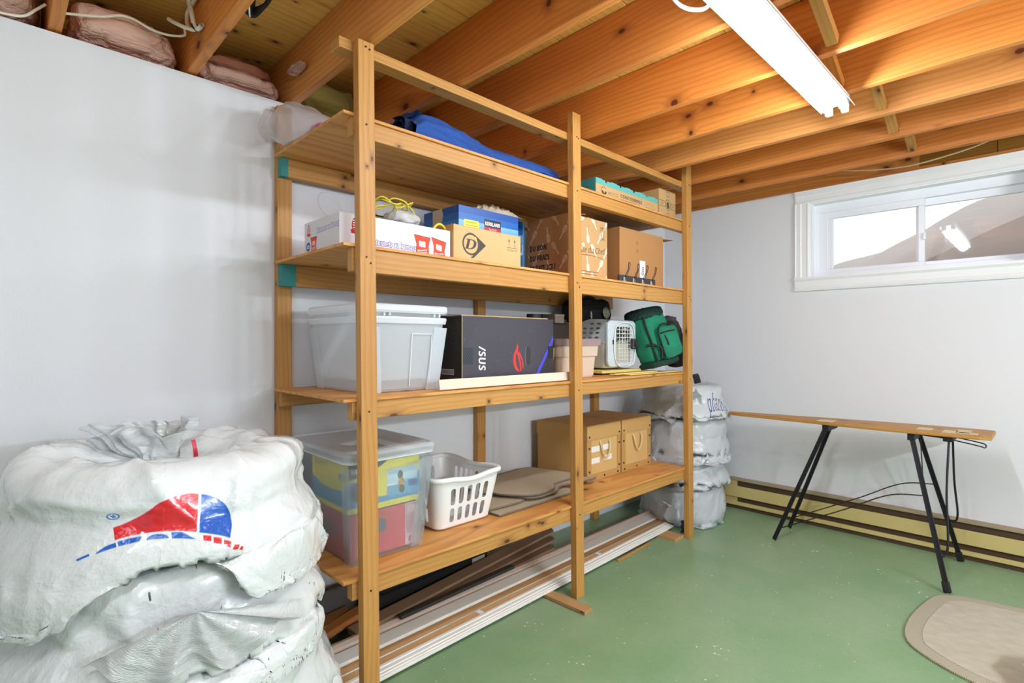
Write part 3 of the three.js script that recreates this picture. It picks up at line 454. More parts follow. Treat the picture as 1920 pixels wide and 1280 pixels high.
{ // black computer-case box
  const T = thing('cardboard_box', 'large black computer box with a red eye logo on the third shelf', 'box', [1.80, S3, -1.985]);
  const W = 0.615, H = 0.318, D = 0.285;
  const f = print(1024, 530, '#3b3b41', (x, w, h) => {
    x.fillStyle = '#403d45'; x.fillRect(0, 0, w, h); x.strokeStyle = 'rgba(110,104,120,0.22)'; x.lineWidth = 2; for (let k = -500; k < 1100; k += 9) { x.beginPath(); x.moveTo(k + 360, h); x.lineTo(k + 700, 0); x.stroke(); }
    x.strokeStyle = '#4a4dd0'; x.lineWidth = 30; x.beginPath(); x.moveTo(764, h + 20); x.lineTo(1030, 150); x.stroke(); x.strokeStyle = '#2b2c60'; x.lineWidth = 6; x.beginPath(); x.moveTo(740, h + 20); x.lineTo(1010, 146); x.stroke(); x.fillStyle = '#37353a'; x.beginPath(); x.moveTo(800, h); x.lineTo(1024, 190); x.lineTo(1024, h); x.fill();
    text(x, '/SUS', 196, 322, 96, '#eceef0', { rot: Math.PI / 2, sx: 0.9, align: 'center', skew: -0.1 }); 
    x.save(); x.translate(580, 320); x.fillStyle = '#e2302c'; x.beginPath(); x.moveTo(0, -118); x.quadraticCurveTo(-10, -60, -40, -34); x.quadraticCurveTo(-60, 50, -28, 90); x.quadraticCurveTo(-6, 116, 24, 122); x.lineTo(18, 104); x.quadraticCurveTo(-26, 70, -18, -20); x.lineTo(-10, -34); x.quadraticCurveTo(30, 30, 30, 118); x.lineTo(44, 116); x.quadraticCurveTo(46, 20, 4, -44); x.quadraticCurveTo(16, -80, 0, -118); x.fill(); x.beginPath(); x.moveTo(10, -36); x.quadraticCurveTo(68, 30, 56, 106); x.lineTo(72, 86); x.quadraticCurveTo(70, 16, 18, -48); x.fill(); x.restore();
    x.fillStyle = '#1f2228'; x.fillRect(0, 240, 108, 124); x.fillRect(950, 232, 80, 110); x.strokeStyle = '#4b5563'; x.lineWidth = 4; for (let k = 0; k < 12; k++) { x.beginPath(); x.moveTo(Math.max(0, k * 20 - 110), 364 - Math.max(0, 110 - k * 20)); x.lineTo(Math.min(108, k * 20), 240 + Math.max(0, k * 20 - 108)); x.stroke(); }
    x.strokeStyle = 'rgba(200,200,205,0.4)'; x.lineWidth = 3; for (let k = 0; k < 30; k++) { const a = rr(0, w), b = rr(0, h); x.beginPath(); x.moveTo(a, b); x.lineTo(a + rr(-14, 14), b + rr(-6, 12)); x.stroke(); }
    x.strokeStyle = '#8d8d92'; x.lineWidth = 4; x.beginPath(); x.roundRect(676, 236, 56, 150, 28); x.stroke();
  }, 0.42);
  const l = print(400, 460, '#26211d', (x, w, h) => { for (let k = 0; k < 900; k++) { x.fillStyle = 'rgba(' + (80 + rnd() * 60 | 0) + ',' + (72 + rnd() * 50 | 0) + ',64,0.12)'; x.fillRect(rr(0, w), rr(0, h), rr(2, 14), rr(2, 14)); } x.fillStyle = '#cfcac4'; x.fillRect(190, 350, 130, 36); x.fillStyle = '#55504a'; for (let k = 0; k < 26; k++) x.fillRect(194 + k * 4.8, 354, 2 + (k % 3), 27); }, 0.5);
  const [g, m] = printed(W, H, D, std(0x2c2826, 0.6), f, l, 0.004); add(T, 'carton', g.translate(0, H / 2, 0), m);
  add(T, 'handle_hole', ext(rrect(0.102, 0.132, 0.085, 0.178, 0.014), 0.001, 0).translate(0, 0, D / 2 + 0.0002), std(0x35322f, 0.7));
  add(T, 'worn_edge', merge([bx(-W / 2 - 0.001, -W / 2 + 0.003, 0.01, H, D / 2 - 0.002, D / 2 + 0.001, 0.001), bx(-W / 2, W / 2 - 0.04, H - 0.001, H + 0.005, D / 2 - 0.01, D / 2 - 0.004, 0.001)]), std(0xb99a6a, 0.8), 'frayed bare cardboard edge');
  add(T, 'flap', box(W - 0.05, 0.004, 0.14, 0.001).rotateX(0.05).translate(-0.02, H + 0.006, 0.06), std(0xa98a5a, 0.8)); add(T, 'flap', box(W - 0.02, 0.004, 0.14, 0.001).translate(0, H + 0.002, -0.075), std(0x3a322c, 0.8));
  add(T, 'side_flap', ext(poly([[0, 0], [0.03, 0.1], [0.032, 0.12], [-0.004, 0.12]]), 0.003, 0).rotateY(0.1).translate(W / 2 + 0.004, 0.05, D / 2 - 0.02), std(0xb08f55, 0.8));
}
single('trim_board', 'narrow cream-white trim board propped along the front edge of the third shelf', 'board', grain(box(0.88, 0.043, 0.012, 0.002), 0).rotateX(-0.18).translate(1.755, S3 + 0.0235, -1.775), std(0xe2d3bd, 0.55, { bumpMap: fineT, bumpScale: 0.0004 }));
{ // tan tote
  const T = thing('storage_tote', 'tan plastic tote with a mauve lid half hidden behind the middle post', 'storage bin', [2.325, S3, -2.02]);
  const tan = std(0xd3bba6, 0.5), mauve = std(0x9a8080, 0.5);
  add(T, 'tub', loft([[0, 0.150, 0.165, 0.03], [0.01, 0.155, 0.17, 0.03], [0.12, 0.163, 0.178, 0.03], [0.121, 0.172, 0.185, 0.03], [0.188, 0.178, 0.19, 0.03]], true), tan);
  add(T, 'lid', loft([[0.182, 0.188, 0.198, 0.03], [0.212, 0.190, 0.20, 0.03], [0.218, 0.184, 0.194, 0.03], [0.218, 0.0, 0.0, 0]], false, false), mauve, 'mauve lid');
  add(T, 'grip', ext(poly([[0.02, 0], [0.075, 0.06], [0.10, 0.06], [0.10, 0]]), 0.012, 0.002).translate(0.05, 0.122, 0.172), tan);
}
{ // dark storage case behind the tote with things on top
  const T = thing('storage_case', 'dark brown case with glossy slanted strokes standing behind the tan tote', 'case', [2.475, S3, -2.302]);
  add(T, 'body', box(0.47, 0.32, 0.15, 0.012, 3).translate(0, 0.16, 0), std(0x4a3f38, 0.45));
  for (let k = 0; k < 16; k++) add(T, 'slanted_bar', box(0.006, 0.085, 0.004, 0.002).rotateZ(-0.35).translate(-0.23 + (k % 8) * 0.032, 0.285 - Math.floor(k / 8) * 0.09, 0.076), std(0x2b2420, 0.3));
  const B = thing('strap_coil', 'coiled black strap lying on top of the dark brown case', 'strap', [2.43, S3 + 0.32, -2.26]);
  add(B, 'strap', surf(80, 3, (a, b) => { const t = a * 5 * Math.PI, r = 0.035 + 0.04 * a; return V(Math.cos(t) * r * 1.25, 0.002 + b * 0.05, Math.sin(t) * r * 0.8); }, false), std(0x161412, 0.5, { side: THREE.DoubleSide }));
  add(B, 'buckle', bx(-0.02, 0.03, 0.004, 0.05, 0.058, 0.066, 0.003), darkMetal);
  const C = thing('small_carton', 'small taupe carton next to the coiled black strap', 'box', [2.575, S3 + 0.32, -2.26]); add(C, 'carton', box(0.09, 0.05, 0.12, 0.002).translate(0, 0.025, 0), std(0x9c8878, 0.8)); add(C, 'lid', box(0.094, 0.012, 0.124, 0.002).translate(0, 0.05, 0), std(0xa3907f, 0.8));
}
{ // pet carrier
  const T = thing('pet_carrier', 'grey plastic pet carrier with white wire door on the third shelf', 'pet carrier', [2.875, S3 + 0.036, -2.13]);
  const gU = std(0xc9d3d8, 0.45, { side: THREE.DoubleSide }), gL = std(0xc4c2b4, 0.5, { side: THREE.DoubleSide }), W = 0.30, zf = 0.18, zb = -0.20;
  const U = [[zb, 0.155], [zb - 0.004, 0.175], [zb + 0.015, 0.2], [zb + 0.10, 0.262], [0.02, 0.302], [0.06, 0.31], [zf - 0.02, 0.306], [zf - 0.004, 0.296], [zf, 0.28], [zf + 0.004, 0.155]];
  const side = poly(U.map(([z, y]) => [z, y]));
  for (let r = 0; r < 4; r++) for (let c = 0; c < 4; c++) { const cz = 0.105 - c * 0.052 + r * 0.006, cy = 0.192 + r * 0.029; if (cy < 0.30 - (0.12 - cz) * 0.32) side.holes.push(rrect(cz - 0.016, cz + 0.016, cy - 0.006, cy + 0.006, 0.0055, THREE.Path)); }
  for (const e of [-1, 1]) add(T, 'vented_side', ext(side, 0.003, 0).rotateY(-Math.PI / 2).translate(e * W / 2 + (e < 0 ? 0.003 : 0), 0, 0), gU);
  const strip = (P, x0, x1) => surf(P.length - 1, 1, (a, b) => { const k = Math.round(a * (P.length - 1)); return V(x0 + (x1 - x0) * b, P[k][1], P[k][0]); }, false);
  add(T, 'top_shell', strip(U.slice(0, 8), -W / 2, W / 2), gU);
  add(T, 'bottom_shell', loft([[0, W / 2 - 0.012, 0.178, 0.03, 0, -0.01], [0.008, W / 2 - 0.006, 0.184, 0.03, 0, -0.01], [0.15, W / 2 + 0.002, 0.19, 0.03, 0, -0.01], [0.158, W / 2 + 0.006, 0.196, 0.03, 0, -0.01], [0.162, W / 2 + 0.006, 0.196, 0.03, 0, -0.01], [0.162, W / 2 - 0.004, 0.186, 0.03, 0, -0.01]], true), gL);
  const f = rrect(-W / 2, W / 2, 0.012, 0.298, 0.035); f.holes.push(rrect(-0.068, 0.108, 0.03, 0.262, 0.016, THREE.Path)); add(T, 'front_frame', ext(f, 0.014, 0.004).translate(0, 0, zf), gU);
  const dm = std(0xe6e4dc, 0.4), D = add(T, 'door', merge([tube([[-0.07, 0.028, zf + 0.024], [0.11, 0.028, zf + 0.024], [0.11, 0.264, zf + 0.024], [-0.07, 0.264, zf + 0.024]], 0.004, 60, true, 6)]), dm, 'white wire door');
  for (let k = 0; k < 5; k++) add(D, 'wire', rod([-0.04 + k * 0.03, 0.03, zf + 0.024], [-0.04 + k * 0.03, 0.262, zf + 0.024], 0.0022, 6), dm);
  for (let k = 0; k < 9; k++) add(D, 'wire', rod([-0.069, 0.052 + k * 0.0235, zf + 0.026], [0.109, 0.052 + k * 0.0235, zf + 0.026], 0.0022, 6), dm);
  add(T, 'latch', merge([bx(0.078, 0.128, 0.118, 0.185, zf + 0.016, zf + 0.05, 0.01), new THREE.CylinderGeometry(0.013, 0.013, 0.02, 16).rotateX(Math.PI / 2).translate(0.103, 0.152, zf + 0.052)]), std(0x332f33, 0.4), 'dark grey door latch');
  add(T, 'side_clip', merge([bx(-0.108, -0.09, 0.15, 0.178, zf + 0.012, zf + 0.024, 0.002), bx(W / 2 + 0.004, W / 2 + 0.03, 0.14, 0.175, zf - 0.02, zf + 0.0, 0.006)]), std(0x2c2b2c, 0.4));
}
single('yellow_slat_bundle', 'flat strip of thin yellow slats under the pet carrier and backpack', 'slats', merge([grain(box(0.62, 0.006, 0.05, 0.001), 0).translate(3.03, S3 + 0.004, -1.80), grain(box(0.5, 0.006, 0.04, 0.001), 0).rotateY(0.03).translate(2.86, S3 + 0.010, -1.83), grain(box(0.44, 0.016, 0.30, 0.002), 0).translate(2.85, S3 + 0.017, -2.06)]), std(0xe8cf78, 0.6));
{ const T = thing('duffel_bag', 'black cloth bag with a round gold emblem sitting on the dark case', 'bag', [2.94, S3 + 0.335, -2.26]);
  add(T, 'body', lump(0.22, 0.09, 0.075, 0.6, 0.014, 14, 21).translate(0, 0.075, 0), std(0x121114, 0.85));
  add(T, 'emblem', new THREE.CylinderGeometry(0.04, 0.04, 0.004, 32).rotateX(Math.PI / 2).rotateX(-0.15).translate(0.10, 0.065, 0.085), [std(0x3a3a30, 0.7), std(0xffffff, 0.7, { map: canvasTex(128, 128, (x) => { x.fillStyle = '#8e9a86'; x.fillRect(0, 0, 128, 128); x.strokeStyle = '#3d463c'; x.lineWidth = 3; x.setLineDash([4, 5]); x.beginPath(); x.arc(64, 64, 50, 0, 7); x.stroke(); x.setLineDash([]); for (let k = 0; k < 90; k++) { x.fillStyle = ['#b58a2c', '#5a4a20', '#d0a94a'][k % 3]; const a = rr(0, 6.28), r = rr(0, 34); x.fillRect(64 + Math.cos(a) * r, 70 + Math.sin(a) * r * 0.7, 6, 5); } }) }), std(0x3a3a30, 0.7)]);
  add(T, 'handle', tube([[-0.14, 0.13, 0.03], [-0.09, 0.165, 0.035], [0.0, 0.172, 0.035], [0.06, 0.15, 0.03]], 0.007, 30), std(0x1c1c1f, 0.6));
  add(T, 'zip_pull', tube([[-0.06, 0.07, 0.075], [-0.055, 0.045, 0.08], [-0.062, 0.02, 0.082], [-0.068, 0.045, 0.08], [-0.06, 0.07, 0.075]], 0.003, 24), steel);
}
{ // backpack
  const T = thing('backpack', 'green backpack with black piping leaning beside the pet carrier', 'backpack', [3.182, S3 + 0.042, -1.85], -0.12);
  const gr = cloth(0x14805f), dk = cloth(0x123a30), blk = std(0x101312, 0.6), L = (g) => g.rotateX(-0.2).rotateZ(0.16);
  add(T, 'body', L(lump(0.128, 0.19, 0.078, 0.45, 0.012, 9, 31).translate(0, 0.188, 0)), gr);
  add(T, 'top_flap', L(lump(0.142, 0.04, 0.09, 0.6, 0.012, 12, 35).translate(-0.01, 0.355, -0.005)), dk, 'dark green top');
  add(T, 'front_pocket', L(lump(0.10, 0.105, 0.04, 0.42, 0.006, 10, 41).translate(0.035, 0.14, 0.09)), gr);
  add(T, 'pocket_piping', L(tube([[-0.06, 0.04, 0.12], [-0.068, 0.14, 0.122], [-0.06, 0.22, 0.115], [-0.01, 0.258, 0.10], [0.05, 0.262, 0.095], [0.11, 0.23, 0.10]], 0.0045, 50, false, 6)), blk);
  add(T, 'zipper', L(tube([[-0.055, 0.205, 0.124], [0.03, 0.208, 0.13], [0.11, 0.203, 0.122]], 0.005, 20, false, 6)), blk);
  add(T, 'zip_pull', L(tube([[-0.03, 0.19, 0.131], [-0.02, 0.15, 0.134], [-0.016, 0.12, 0.134]], 0.005, 12, false, 6)), blk);
  add(T, 'side_piping', L(tube([[-0.10, 0.37, 0.06], [-0.12, 0.28, 0.075], [-0.115, 0.15, 0.085], [-0.10, 0.02, 0.08]], 0.007, 40, false, 6)), blk);
  add(T, 'strap', L(tube([[-0.14, 0.15, 0.05], [-0.10, 0.14, 0.095], [-0.075, 0.11, 0.115], [-0.085, 0.05, 0.105]], 0.008, 30, false, 6)), blk);
  add(T, 'base', L(lump(0.142, 0.022, 0.088, 0.5, 0.006, 10, 47).translate(0, 0.018, 0.01)), dk);
}
{ const T = thing('dark_bag', 'slumped dark grey fabric bag right of the green backpack', 'bag', [3.335, S3 + 0.026, -1.865]);
  add(T, 'body', lump(0.062, 0.165, 0.085, 0.6, 0.014, 9, 51).applyMatrix4(new THREE.Matrix4().makeShear(0.0, 0, -0.25, 0, 0, 0)).translate(0.02, 0.168, 0), cloth(0x2c2a2d));
  add(T, 'gathered_top', lump(0.045, 0.022, 0.05, 0.8, 0.01, 30, 57).translate(-0.04, 0.325, 0.02), cloth(0x4a3f42));
}
// ---- bottom shelf
{ // lidded clear bin and the two boxes in it
  const T = thing('storage_bin', 'lidded clear plastic bin full of boxes on the bottom shelf', 'storage bin', [1.118, S4, -2.06]);
  add(T, 'shell', loft([[0.004, 0.150, 0.215, 0.025], [0.012, 0.156, 0.222, 0.028], [0.20, 0.172, 0.240, 0.03], [0.40, 0.186, 0.256, 0.032]], true), clearM);
  for (const [sx, sz] of [[-1, 1], [1, 1], [-1, -1], [1, -1]]) { const sh = new THREE.Matrix4().set(1, sx * 0.085, 0, 0, 0, 1, 0, 0, 0, sz * 0.095, 1, 0, 0, 0, 0, 1);
    add(T, 'corner_leg', merge([bx(sx * 0.10, sx * 0.158, 0, 0.375, sz * 0.2205, sz * 0.2235, 0.001), bx(sx * 0.1555, sx * 0.158, 0, 0.375, sz * 0.165, sz * 0.2235, 0.001)]).applyMatrix4(sh), legM); }
  add(T, 'lid', loft([[0.396, 0.198, 0.268, 0.036], [0.418, 0.203, 0.273, 0.038], [0.430, 0.201, 0.271, 0.038], [0.434, 0.19, 0.26, 0.03], [0.428, 0.182, 0.252, 0.03], [0.427, 0.001, 0.001, 0.0005]], false), phy(0xeef2f5, 0.5, { transmission: 0.62, thickness: 0, side: THREE.DoubleSide }));
  add(T, 'rim', loft([[0.388, 0.187, 0.257, 0.034], [0.392, 0.198, 0.268, 0.036], [0.402, 0.198, 0.268, 0.036]], false), milkRim);
  add(T, 'lid_sticker', box(0.09, 0.001, 0.06, 0.0003).rotateY(0.3).translate(-0.06, 0.4295, 0.05), std(0xeeeeea, 0.6));
  const f = print(640, 440, '#3f8fb8', (x, w, h) => {
    x.fillStyle = '#e8d83a'; x.fillRect(0, 0, w, 150); x.fillStyle = '#2e3744'; x.beginPath(); x.moveTo(0, 0); x.lineTo(330, 0); x.quadraticCurveTo(260, 70, 120, 110); x.lineTo(0, 130); x.fill(); x.fillStyle = '#e8d83a'; x.beginPath(); x.moveTo(60, 150); x.quadraticCurveTo(240, 180, 210, 330); x.lineTo(330, 330); x.lineTo(330, 100); x.fill(); x.fillStyle = '#2e3c4c'; x.beginPath(); x.ellipse(120, 250, 105, 95, 0, 0, 7); x.fill();
    x.fillStyle = '#a9cfe0'; x.fillRect(330, 90, 290, 130); x.fillStyle = '#cfe3ea'; x.fillRect(330, 150, 290, 40); x.fillStyle = '#5fa3c6'; x.fillRect(330, 220, 290, 130); x.fillStyle = '#e6eef0'; x.fillRect(330, 222, 120, 28); x.fillStyle = '#3a3a30'; x.beginPath(); x.ellipse(455, 160, 26, 40, 0, 0, 7); x.fill(); x.fillStyle = '#b98a3a'; x.beginPath(); x.ellipse(465, 250, 34, 60, 0, 0, 7); x.fill(); x.fillStyle = '#33402c'; x.beginPath(); x.ellipse(470, 300, 26, 40, 0, 0, 7); x.fill(); x.fillStyle = '#2f4f94'; x.fillRect(530, 230, 80, 60);
    x.fillStyle = '#e8d83a'; x.fillRect(0, 385, w, 60); text(x, 'SONY', 20, 60, 60, '#eef2f4', { font: 'serif' }); text(x, 'Extra Kit', 500, 62, 44, '#55521a', { style: 'italic ' });
  }, 0.5);
  const l = print(512, 440, '#4a9ac0', (x, w, h) => { x.fillStyle = '#e8d83a'; x.fillRect(130, 0, 382, 200); x.fillStyle = '#d6d04a'; x.beginPath(); x.ellipse(330, 210, 140, 50, 0, 0, 7); x.fill(); x.fillStyle = '#2e3744'; x.fillRect(0, 0, 130, h); x.fillStyle = '#3f7fae'; x.fillRect(420, 90, 60, 60); x.fillStyle = '#e8d83a'; x.fillRect(130, 390, 382, 60); text(x, 'SONY', 170, 50, 46, '#55521a', { font: 'serif' }); }, 0.5);
  const A = thing('camera_box', 'yellow and blue camera kit box upper inside the lidded clear bin', 'box', [1.113, S4 + 0.19, -2.06]);
  const [g, m] = printed(0.318, 0.185, 0.42, std(0x3a4450, 0.5), f, l); add(A, 'carton', g.translate(0, 0.0935, 0), m);
  const f2 = print(640, 420, '#c8404a', (x) => { x.fillStyle = '#58606a'; x.beginPath(); x.roundRect(70, 90, 260, 130, 30); x.fill(); x.fillStyle = '#46505a'; x.beginPath(); x.arc(180, 156, 50, 0, 7); x.fill(); text(x, 'cinema hd camera', 210, 330, 30, '#7c2a34', { style: 'italic ' }); x.fillStyle = '#d8b8bc'; x.fillRect(520, 0, 120, 420); x.strokeStyle = '#8c3a52'; x.lineWidth = 6; x.strokeRect(534, 18, 92, 70); x.strokeRect(534, 110, 92, 190); for (let k = 0; k < 6; k++) { x.beginPath(); x.moveTo(546 + k * 13, 124); x.lineTo(546 + k * 13, 286); x.stroke(); } text(x, 'α', 580, 356, 96, '#a8324a', { align: 'center' }); text(x, '♠', 580, 52, 56, '#8c3a52', { align: 'center' }); }, 0.5);
  const l2 = print(512, 420, '#b8404a', (x) => { x.fillStyle = '#54505a'; x.beginPath(); x.roundRect(230, 130, 130, 130, 20); x.fill(); x.fillStyle = '#6b5a4c'; x.fillRect(0, 0, 180, 420); x.fillStyle = '#a89c88'; for (let k = 0; k < 5; k++) x.fillRect(20, 110 + k * 26, 120, 10); }, 0.5);
  const B = thing('camera_box', 'red camera box with a pale pink end, lower inside the lidded clear bin', 'box', [1.113, S4 + 0.013, -2.06]);
  const [g2, m2] = printed(0.30, 0.172, 0.41, std(0x8e3038, 0.5), f2, l2); add(B, 'carton', g2.translate(0, 0.087, 0), m2);
}
{ // laundry basket
  const T = thing('laundry_basket', 'white slotted plastic laundry basket next to the lidded bin', 'basket', [1.565, S4, -2.085]);
  const wp = phy(0xf3f4f4, 0.35, { clearcoat: 0.2, side: THREE.DoubleSide });
  const hx0 = 0.158, hz0 = 0.178, hx1 = 0.196, hz1 = 0.225, r0 = 0.04, r1 = 0.055, H = 0.235;
  const wave = (s) => -0.014 * Math.pow(Math.max(0, Math.cos(s * Math.PI / 2)), 2);       // s in -1..1 along a side
  const place = (side, s, y) => { // s: -1..1 along the flat part
    const t = y / H, hx = hx0 + (hx1 - hx0) * t, hz = hz0 + (hz1 - hz0) * t, r = r0 + (r1 - r0) * t;
    return side === 0 ? [s * (hx - r), y, hz] : side === 1 ? [hx, y, -s * (hz - r)] : side === 2 ? [-s * (hx - r), y, -hz] : [-hx, y, s * (hz - r)]; };
  for (let side = 0; side < 4; side++) {
    const top = []; for (let k = 0; k <= 24; k++) { const s = 1 - k / 12; top.push([s, H + wave(s)]); }
    const sh = poly([[-1, 0.012], [1, 0.012], ...top]);
    const n = side % 2 ? 7 : 5;
    for (let row = 0; row < 2; row++) for (let k = 0; k < n; k++) { const c = (k - (n - 1) / 2) * (1.78 / n), w = 0.50 / n, y0 = row ? 0.112 : 0.032, y1 = row ? 0.19 : 0.098, h = new THREE.Path(), q = 0.012;
      for (let a = 0; a < 16; a++) { const an = a / 16 * 2 * Math.PI; h[a ? 'lineTo' : 'moveTo'](c + Math.cos(an) * w, (Math.sin(an) > 0 ? y1 - q : y0 + q) + Math.sin(an) * q); } sh.holes.push(h); }
    const g = new THREE.ShapeGeometry(sh, 8), p = g.attributes.position;
    for (let i = 0; i < p.count; i++) p.setXYZ(i, ...place(side, p.getX(i), p.getY(i)));
    g.computeVertexNormals(); add(T, 'slotted_wall', g, wp);
  }
  const corner = (c) => surf(8, 6, (a, b) => { const y = 0.012 + (H - 0.012 + 0.0) * b, t = y / H, hx = hx0 + (hx1 - hx0) * t, hz = hz0 + (hz1 - hz0) * t, r = r0 + (r1 - r0) * t, an = c * Math.PI / 2 + a * Math.PI / 2; const cx = (c === 0 || c === 3 ? 1 : -1) * (hx - r), cz = (c < 2 ? 1 : -1) * (hz - r); return V(cx + Math.cos(an) * r, y, cz + Math.sin(an) * r); }, false);
  for (let c = 0; c < 4; c++) add(T, 'corner', corner(c), wp);
  add(T, 'bottom', loft([[0, hx0 - 0.016, hz0 - 0.016, r0 - 0.01], [0.004, hx0 - 0.006, hz0 - 0.006, r0 - 0.004], [0.0125, hx0 + 0.002, hz0 + 0.003, r0]], true), wp);
  const P = []; for (let side = 0; side < 4; side++) { for (let k = 0; k <= 8; k++) { const s = -1 + k / 4, q = place(side, s, H); q[1] = H + wave(s); P.push(q); } const an0 = [Math.PI / 2, 0, -Math.PI / 2, Math.PI][side]; const e = place(side, 1, H), r = r1; for (let k = 1; k < 4; k++) { const an = an0 - k / 4 * Math.PI / 2; const cx = side === 0 ? hx1 - r : side === 1 ? hx1 - r : -(hx1 - r), cz = side === 0 || side === 3 ? hz1 - r : -(hz1 - r); P.push([cx + Math.cos(an) * r, H, cz + Math.sin(an) * r]); } }
  add(T, 'rim', tube(P, 0.0125, 220, true, 10), wp);
}
{ // car mats
  const mat = cloth(0xb8a68a, 0.001), edge = std(0x6f6455, 0.8);
  const make = (label, x, y, z, rot, pts) => { const T = thing('floor_mat', label, 'mat', [x, y, z], rot, 'beige car mats stacked on the bottom shelf'); const c = new THREE.CatmullRomCurve3(pts.map(([a, b]) => V(a, 0, b)), true, 'catmullrom', 0.25).getPoints(90).map((p) => [p.x, p.z]);
    add(T, 'carpet', ext(poly(c), 0.006, 0.0015).rotateX(Math.PI / 2).translate(0, 0.0085, 0), mat); add(T, 'binding', tube(c.map(([a, b]) => [a, 0.0055, b]), 0.005, 160, true, 6), edge, 'dark bound edge'); };
  make('lowest of the beige car mats, its rounded corner reaching the shelf edge', 1.985, S4, -2.10, 0.02, [[-0.24, 0.20], [-0.2, 0.225], [0.34, 0.225], [0.36, 0.19], [0.36, -0.2], [0.33, -0.23], [-0.2, -0.23], [-0.24, -0.2]]);
  make('second lowest beige car mat, with a notched front corner', 1.96, S4 + 0.012, -2.13, -0.05, [[-0.22, 0.17], [-0.18, 0.20], [0.0, 0.20], [0.06, 0.17], [0.1, 0.13], [0.30, 0.13], [0.33, 0.1], [0.33, -0.2], [0.3, -0.22], [-0.19, -0.22], [-0.22, -0.18]]);
  make('second highest beige car mat, shifted to the right of the others', 2.19, S4 + 0.024, -2.10, 0.05, [[-0.25, 0.05], [-0.2, 0.17], [-0.13, 0.2], [0.0, 0.2], [0.1, 0.15], [0.34, 0.2], [0.39, 0.19], [0.385, 0.14], [0.30, -0.2], [0.2, -0.22], [-0.22, -0.22], [-0.26, -0.17]]);
  make('topmost beige car mat, its right tip poking past the middle post', 2.17, S4 + 0.036, -2.11, 0.10, [[-0.27, 0.04], [-0.2, 0.16], [-0.13, 0.2], [0.0, 0.2], [0.09, 0.14], [0.28, 0.15], [0.34, 0.17], [0.36, 0.14], [0.30, -0.2], [0.2, -0.22], [-0.22, -0.22], [-0.27, -0.17]]);
}
function fileBox(label, x, z, labels) {
  const T = thing('file_box', label, 'box', [x, S4, z]), W = 0.346, H = 0.335, D = 0.40, body = std(0xbf9457, 0.8), edgeM = std(0xb98c4e, 0.75);
  add(T, 'body', bx(-W / 2, W / 2, 0, H - 0.02, -D / 2, D / 2, 0.003), body);
  add(T, 'front_panel', bx(-W / 2 + 0.045, W / 2 - 0.035, 0.04, H - 0.08, D / 2, D / 2 + 0.002, 0.0008), std(0xccA568, 0.8));
  const e = add(T, 'reinforcement', merge([bx(-W / 2 - 0.0015, -W / 2 + 0.042, 0, H - 0.04, D / 2 - 0.02, D / 2 + 0.004, 0.001), bx(W / 2 - 0.034, W / 2 + 0.0015, 0, H - 0.04, D / 2 - 0.02, D / 2 + 0.004, 0.001), bx(-W / 2, W / 2, 0, 0.04, D / 2 - 0.01, D / 2 + 0.0045, 0.001)]), edgeM);
  const riv = new THREE.CylinderGeometry(0.006, 0.006, 0.003, 12).rotateX(Math.PI / 2), at = [[-W / 2 + 0.02, 0.06], [-W / 2 + 0.02, 0.20], [W / 2 - 0.015, 0.06], [W / 2 - 0.015, 0.20], [-W / 2 + 0.03, 0.018], [0, 0.018], [W / 2 - 0.03, 0.018]];
  at.forEach(([a, b]) => add(e, 'rivet', riv.clone().translate(a, b, D / 2 + 0.006), black));
  const lid = add(T, 'lid', loft([[H - 0.085, W / 2 + 0.002, D / 2 + 0.008, 0.003], [H - 0.006, W / 2 + 0.002, D / 2 + 0.006, 0.003], [H, W / 2 - 0.002, D / 2 + 0.002, 0.003], [H, 0.001, 0.001, 0.0005]], false), body);
  for (const s of [-1, 1]) add(lid, 'rivet', riv.clone().translate(s * (W / 2 - 0.018), H - 0.066, D / 2 + 0.009), black);
  add(T, 'rope_handle', tube([[-0.048, 0.235, D / 2 + 0.002], [-0.046, 0.21, D / 2 + 0.014], [-0.03, 0.16, D / 2 + 0.018], [0.0, 0.125, D / 2 + 0.018], [0.03, 0.15, D / 2 + 0.018], [0.046, 0.21, D / 2 + 0.014], [0.048, 0.235, D / 2 + 0.002]], 0.0055, 50), std(0xd9bd8a, 0.85));
  if (labels) for (const [a, b] of [[-0.09, 0.19], [0.03, 0.19], [-0.09, 0.12], [0.035, 0.125]]) add(T, 'paper_label', box(0.088, 0.034, 0.0006, 0.0002).translate(a, b, D / 2 + 0.0026), std(0xe9e7e2, 0.7));
  return T;
}
fileBox('left cardboard file box with paper labels and a rope handle', 2.715, -2.16, true);
fileBox('right cardboard file box with a rope handle and no labels', 3.078, -2.16, false);
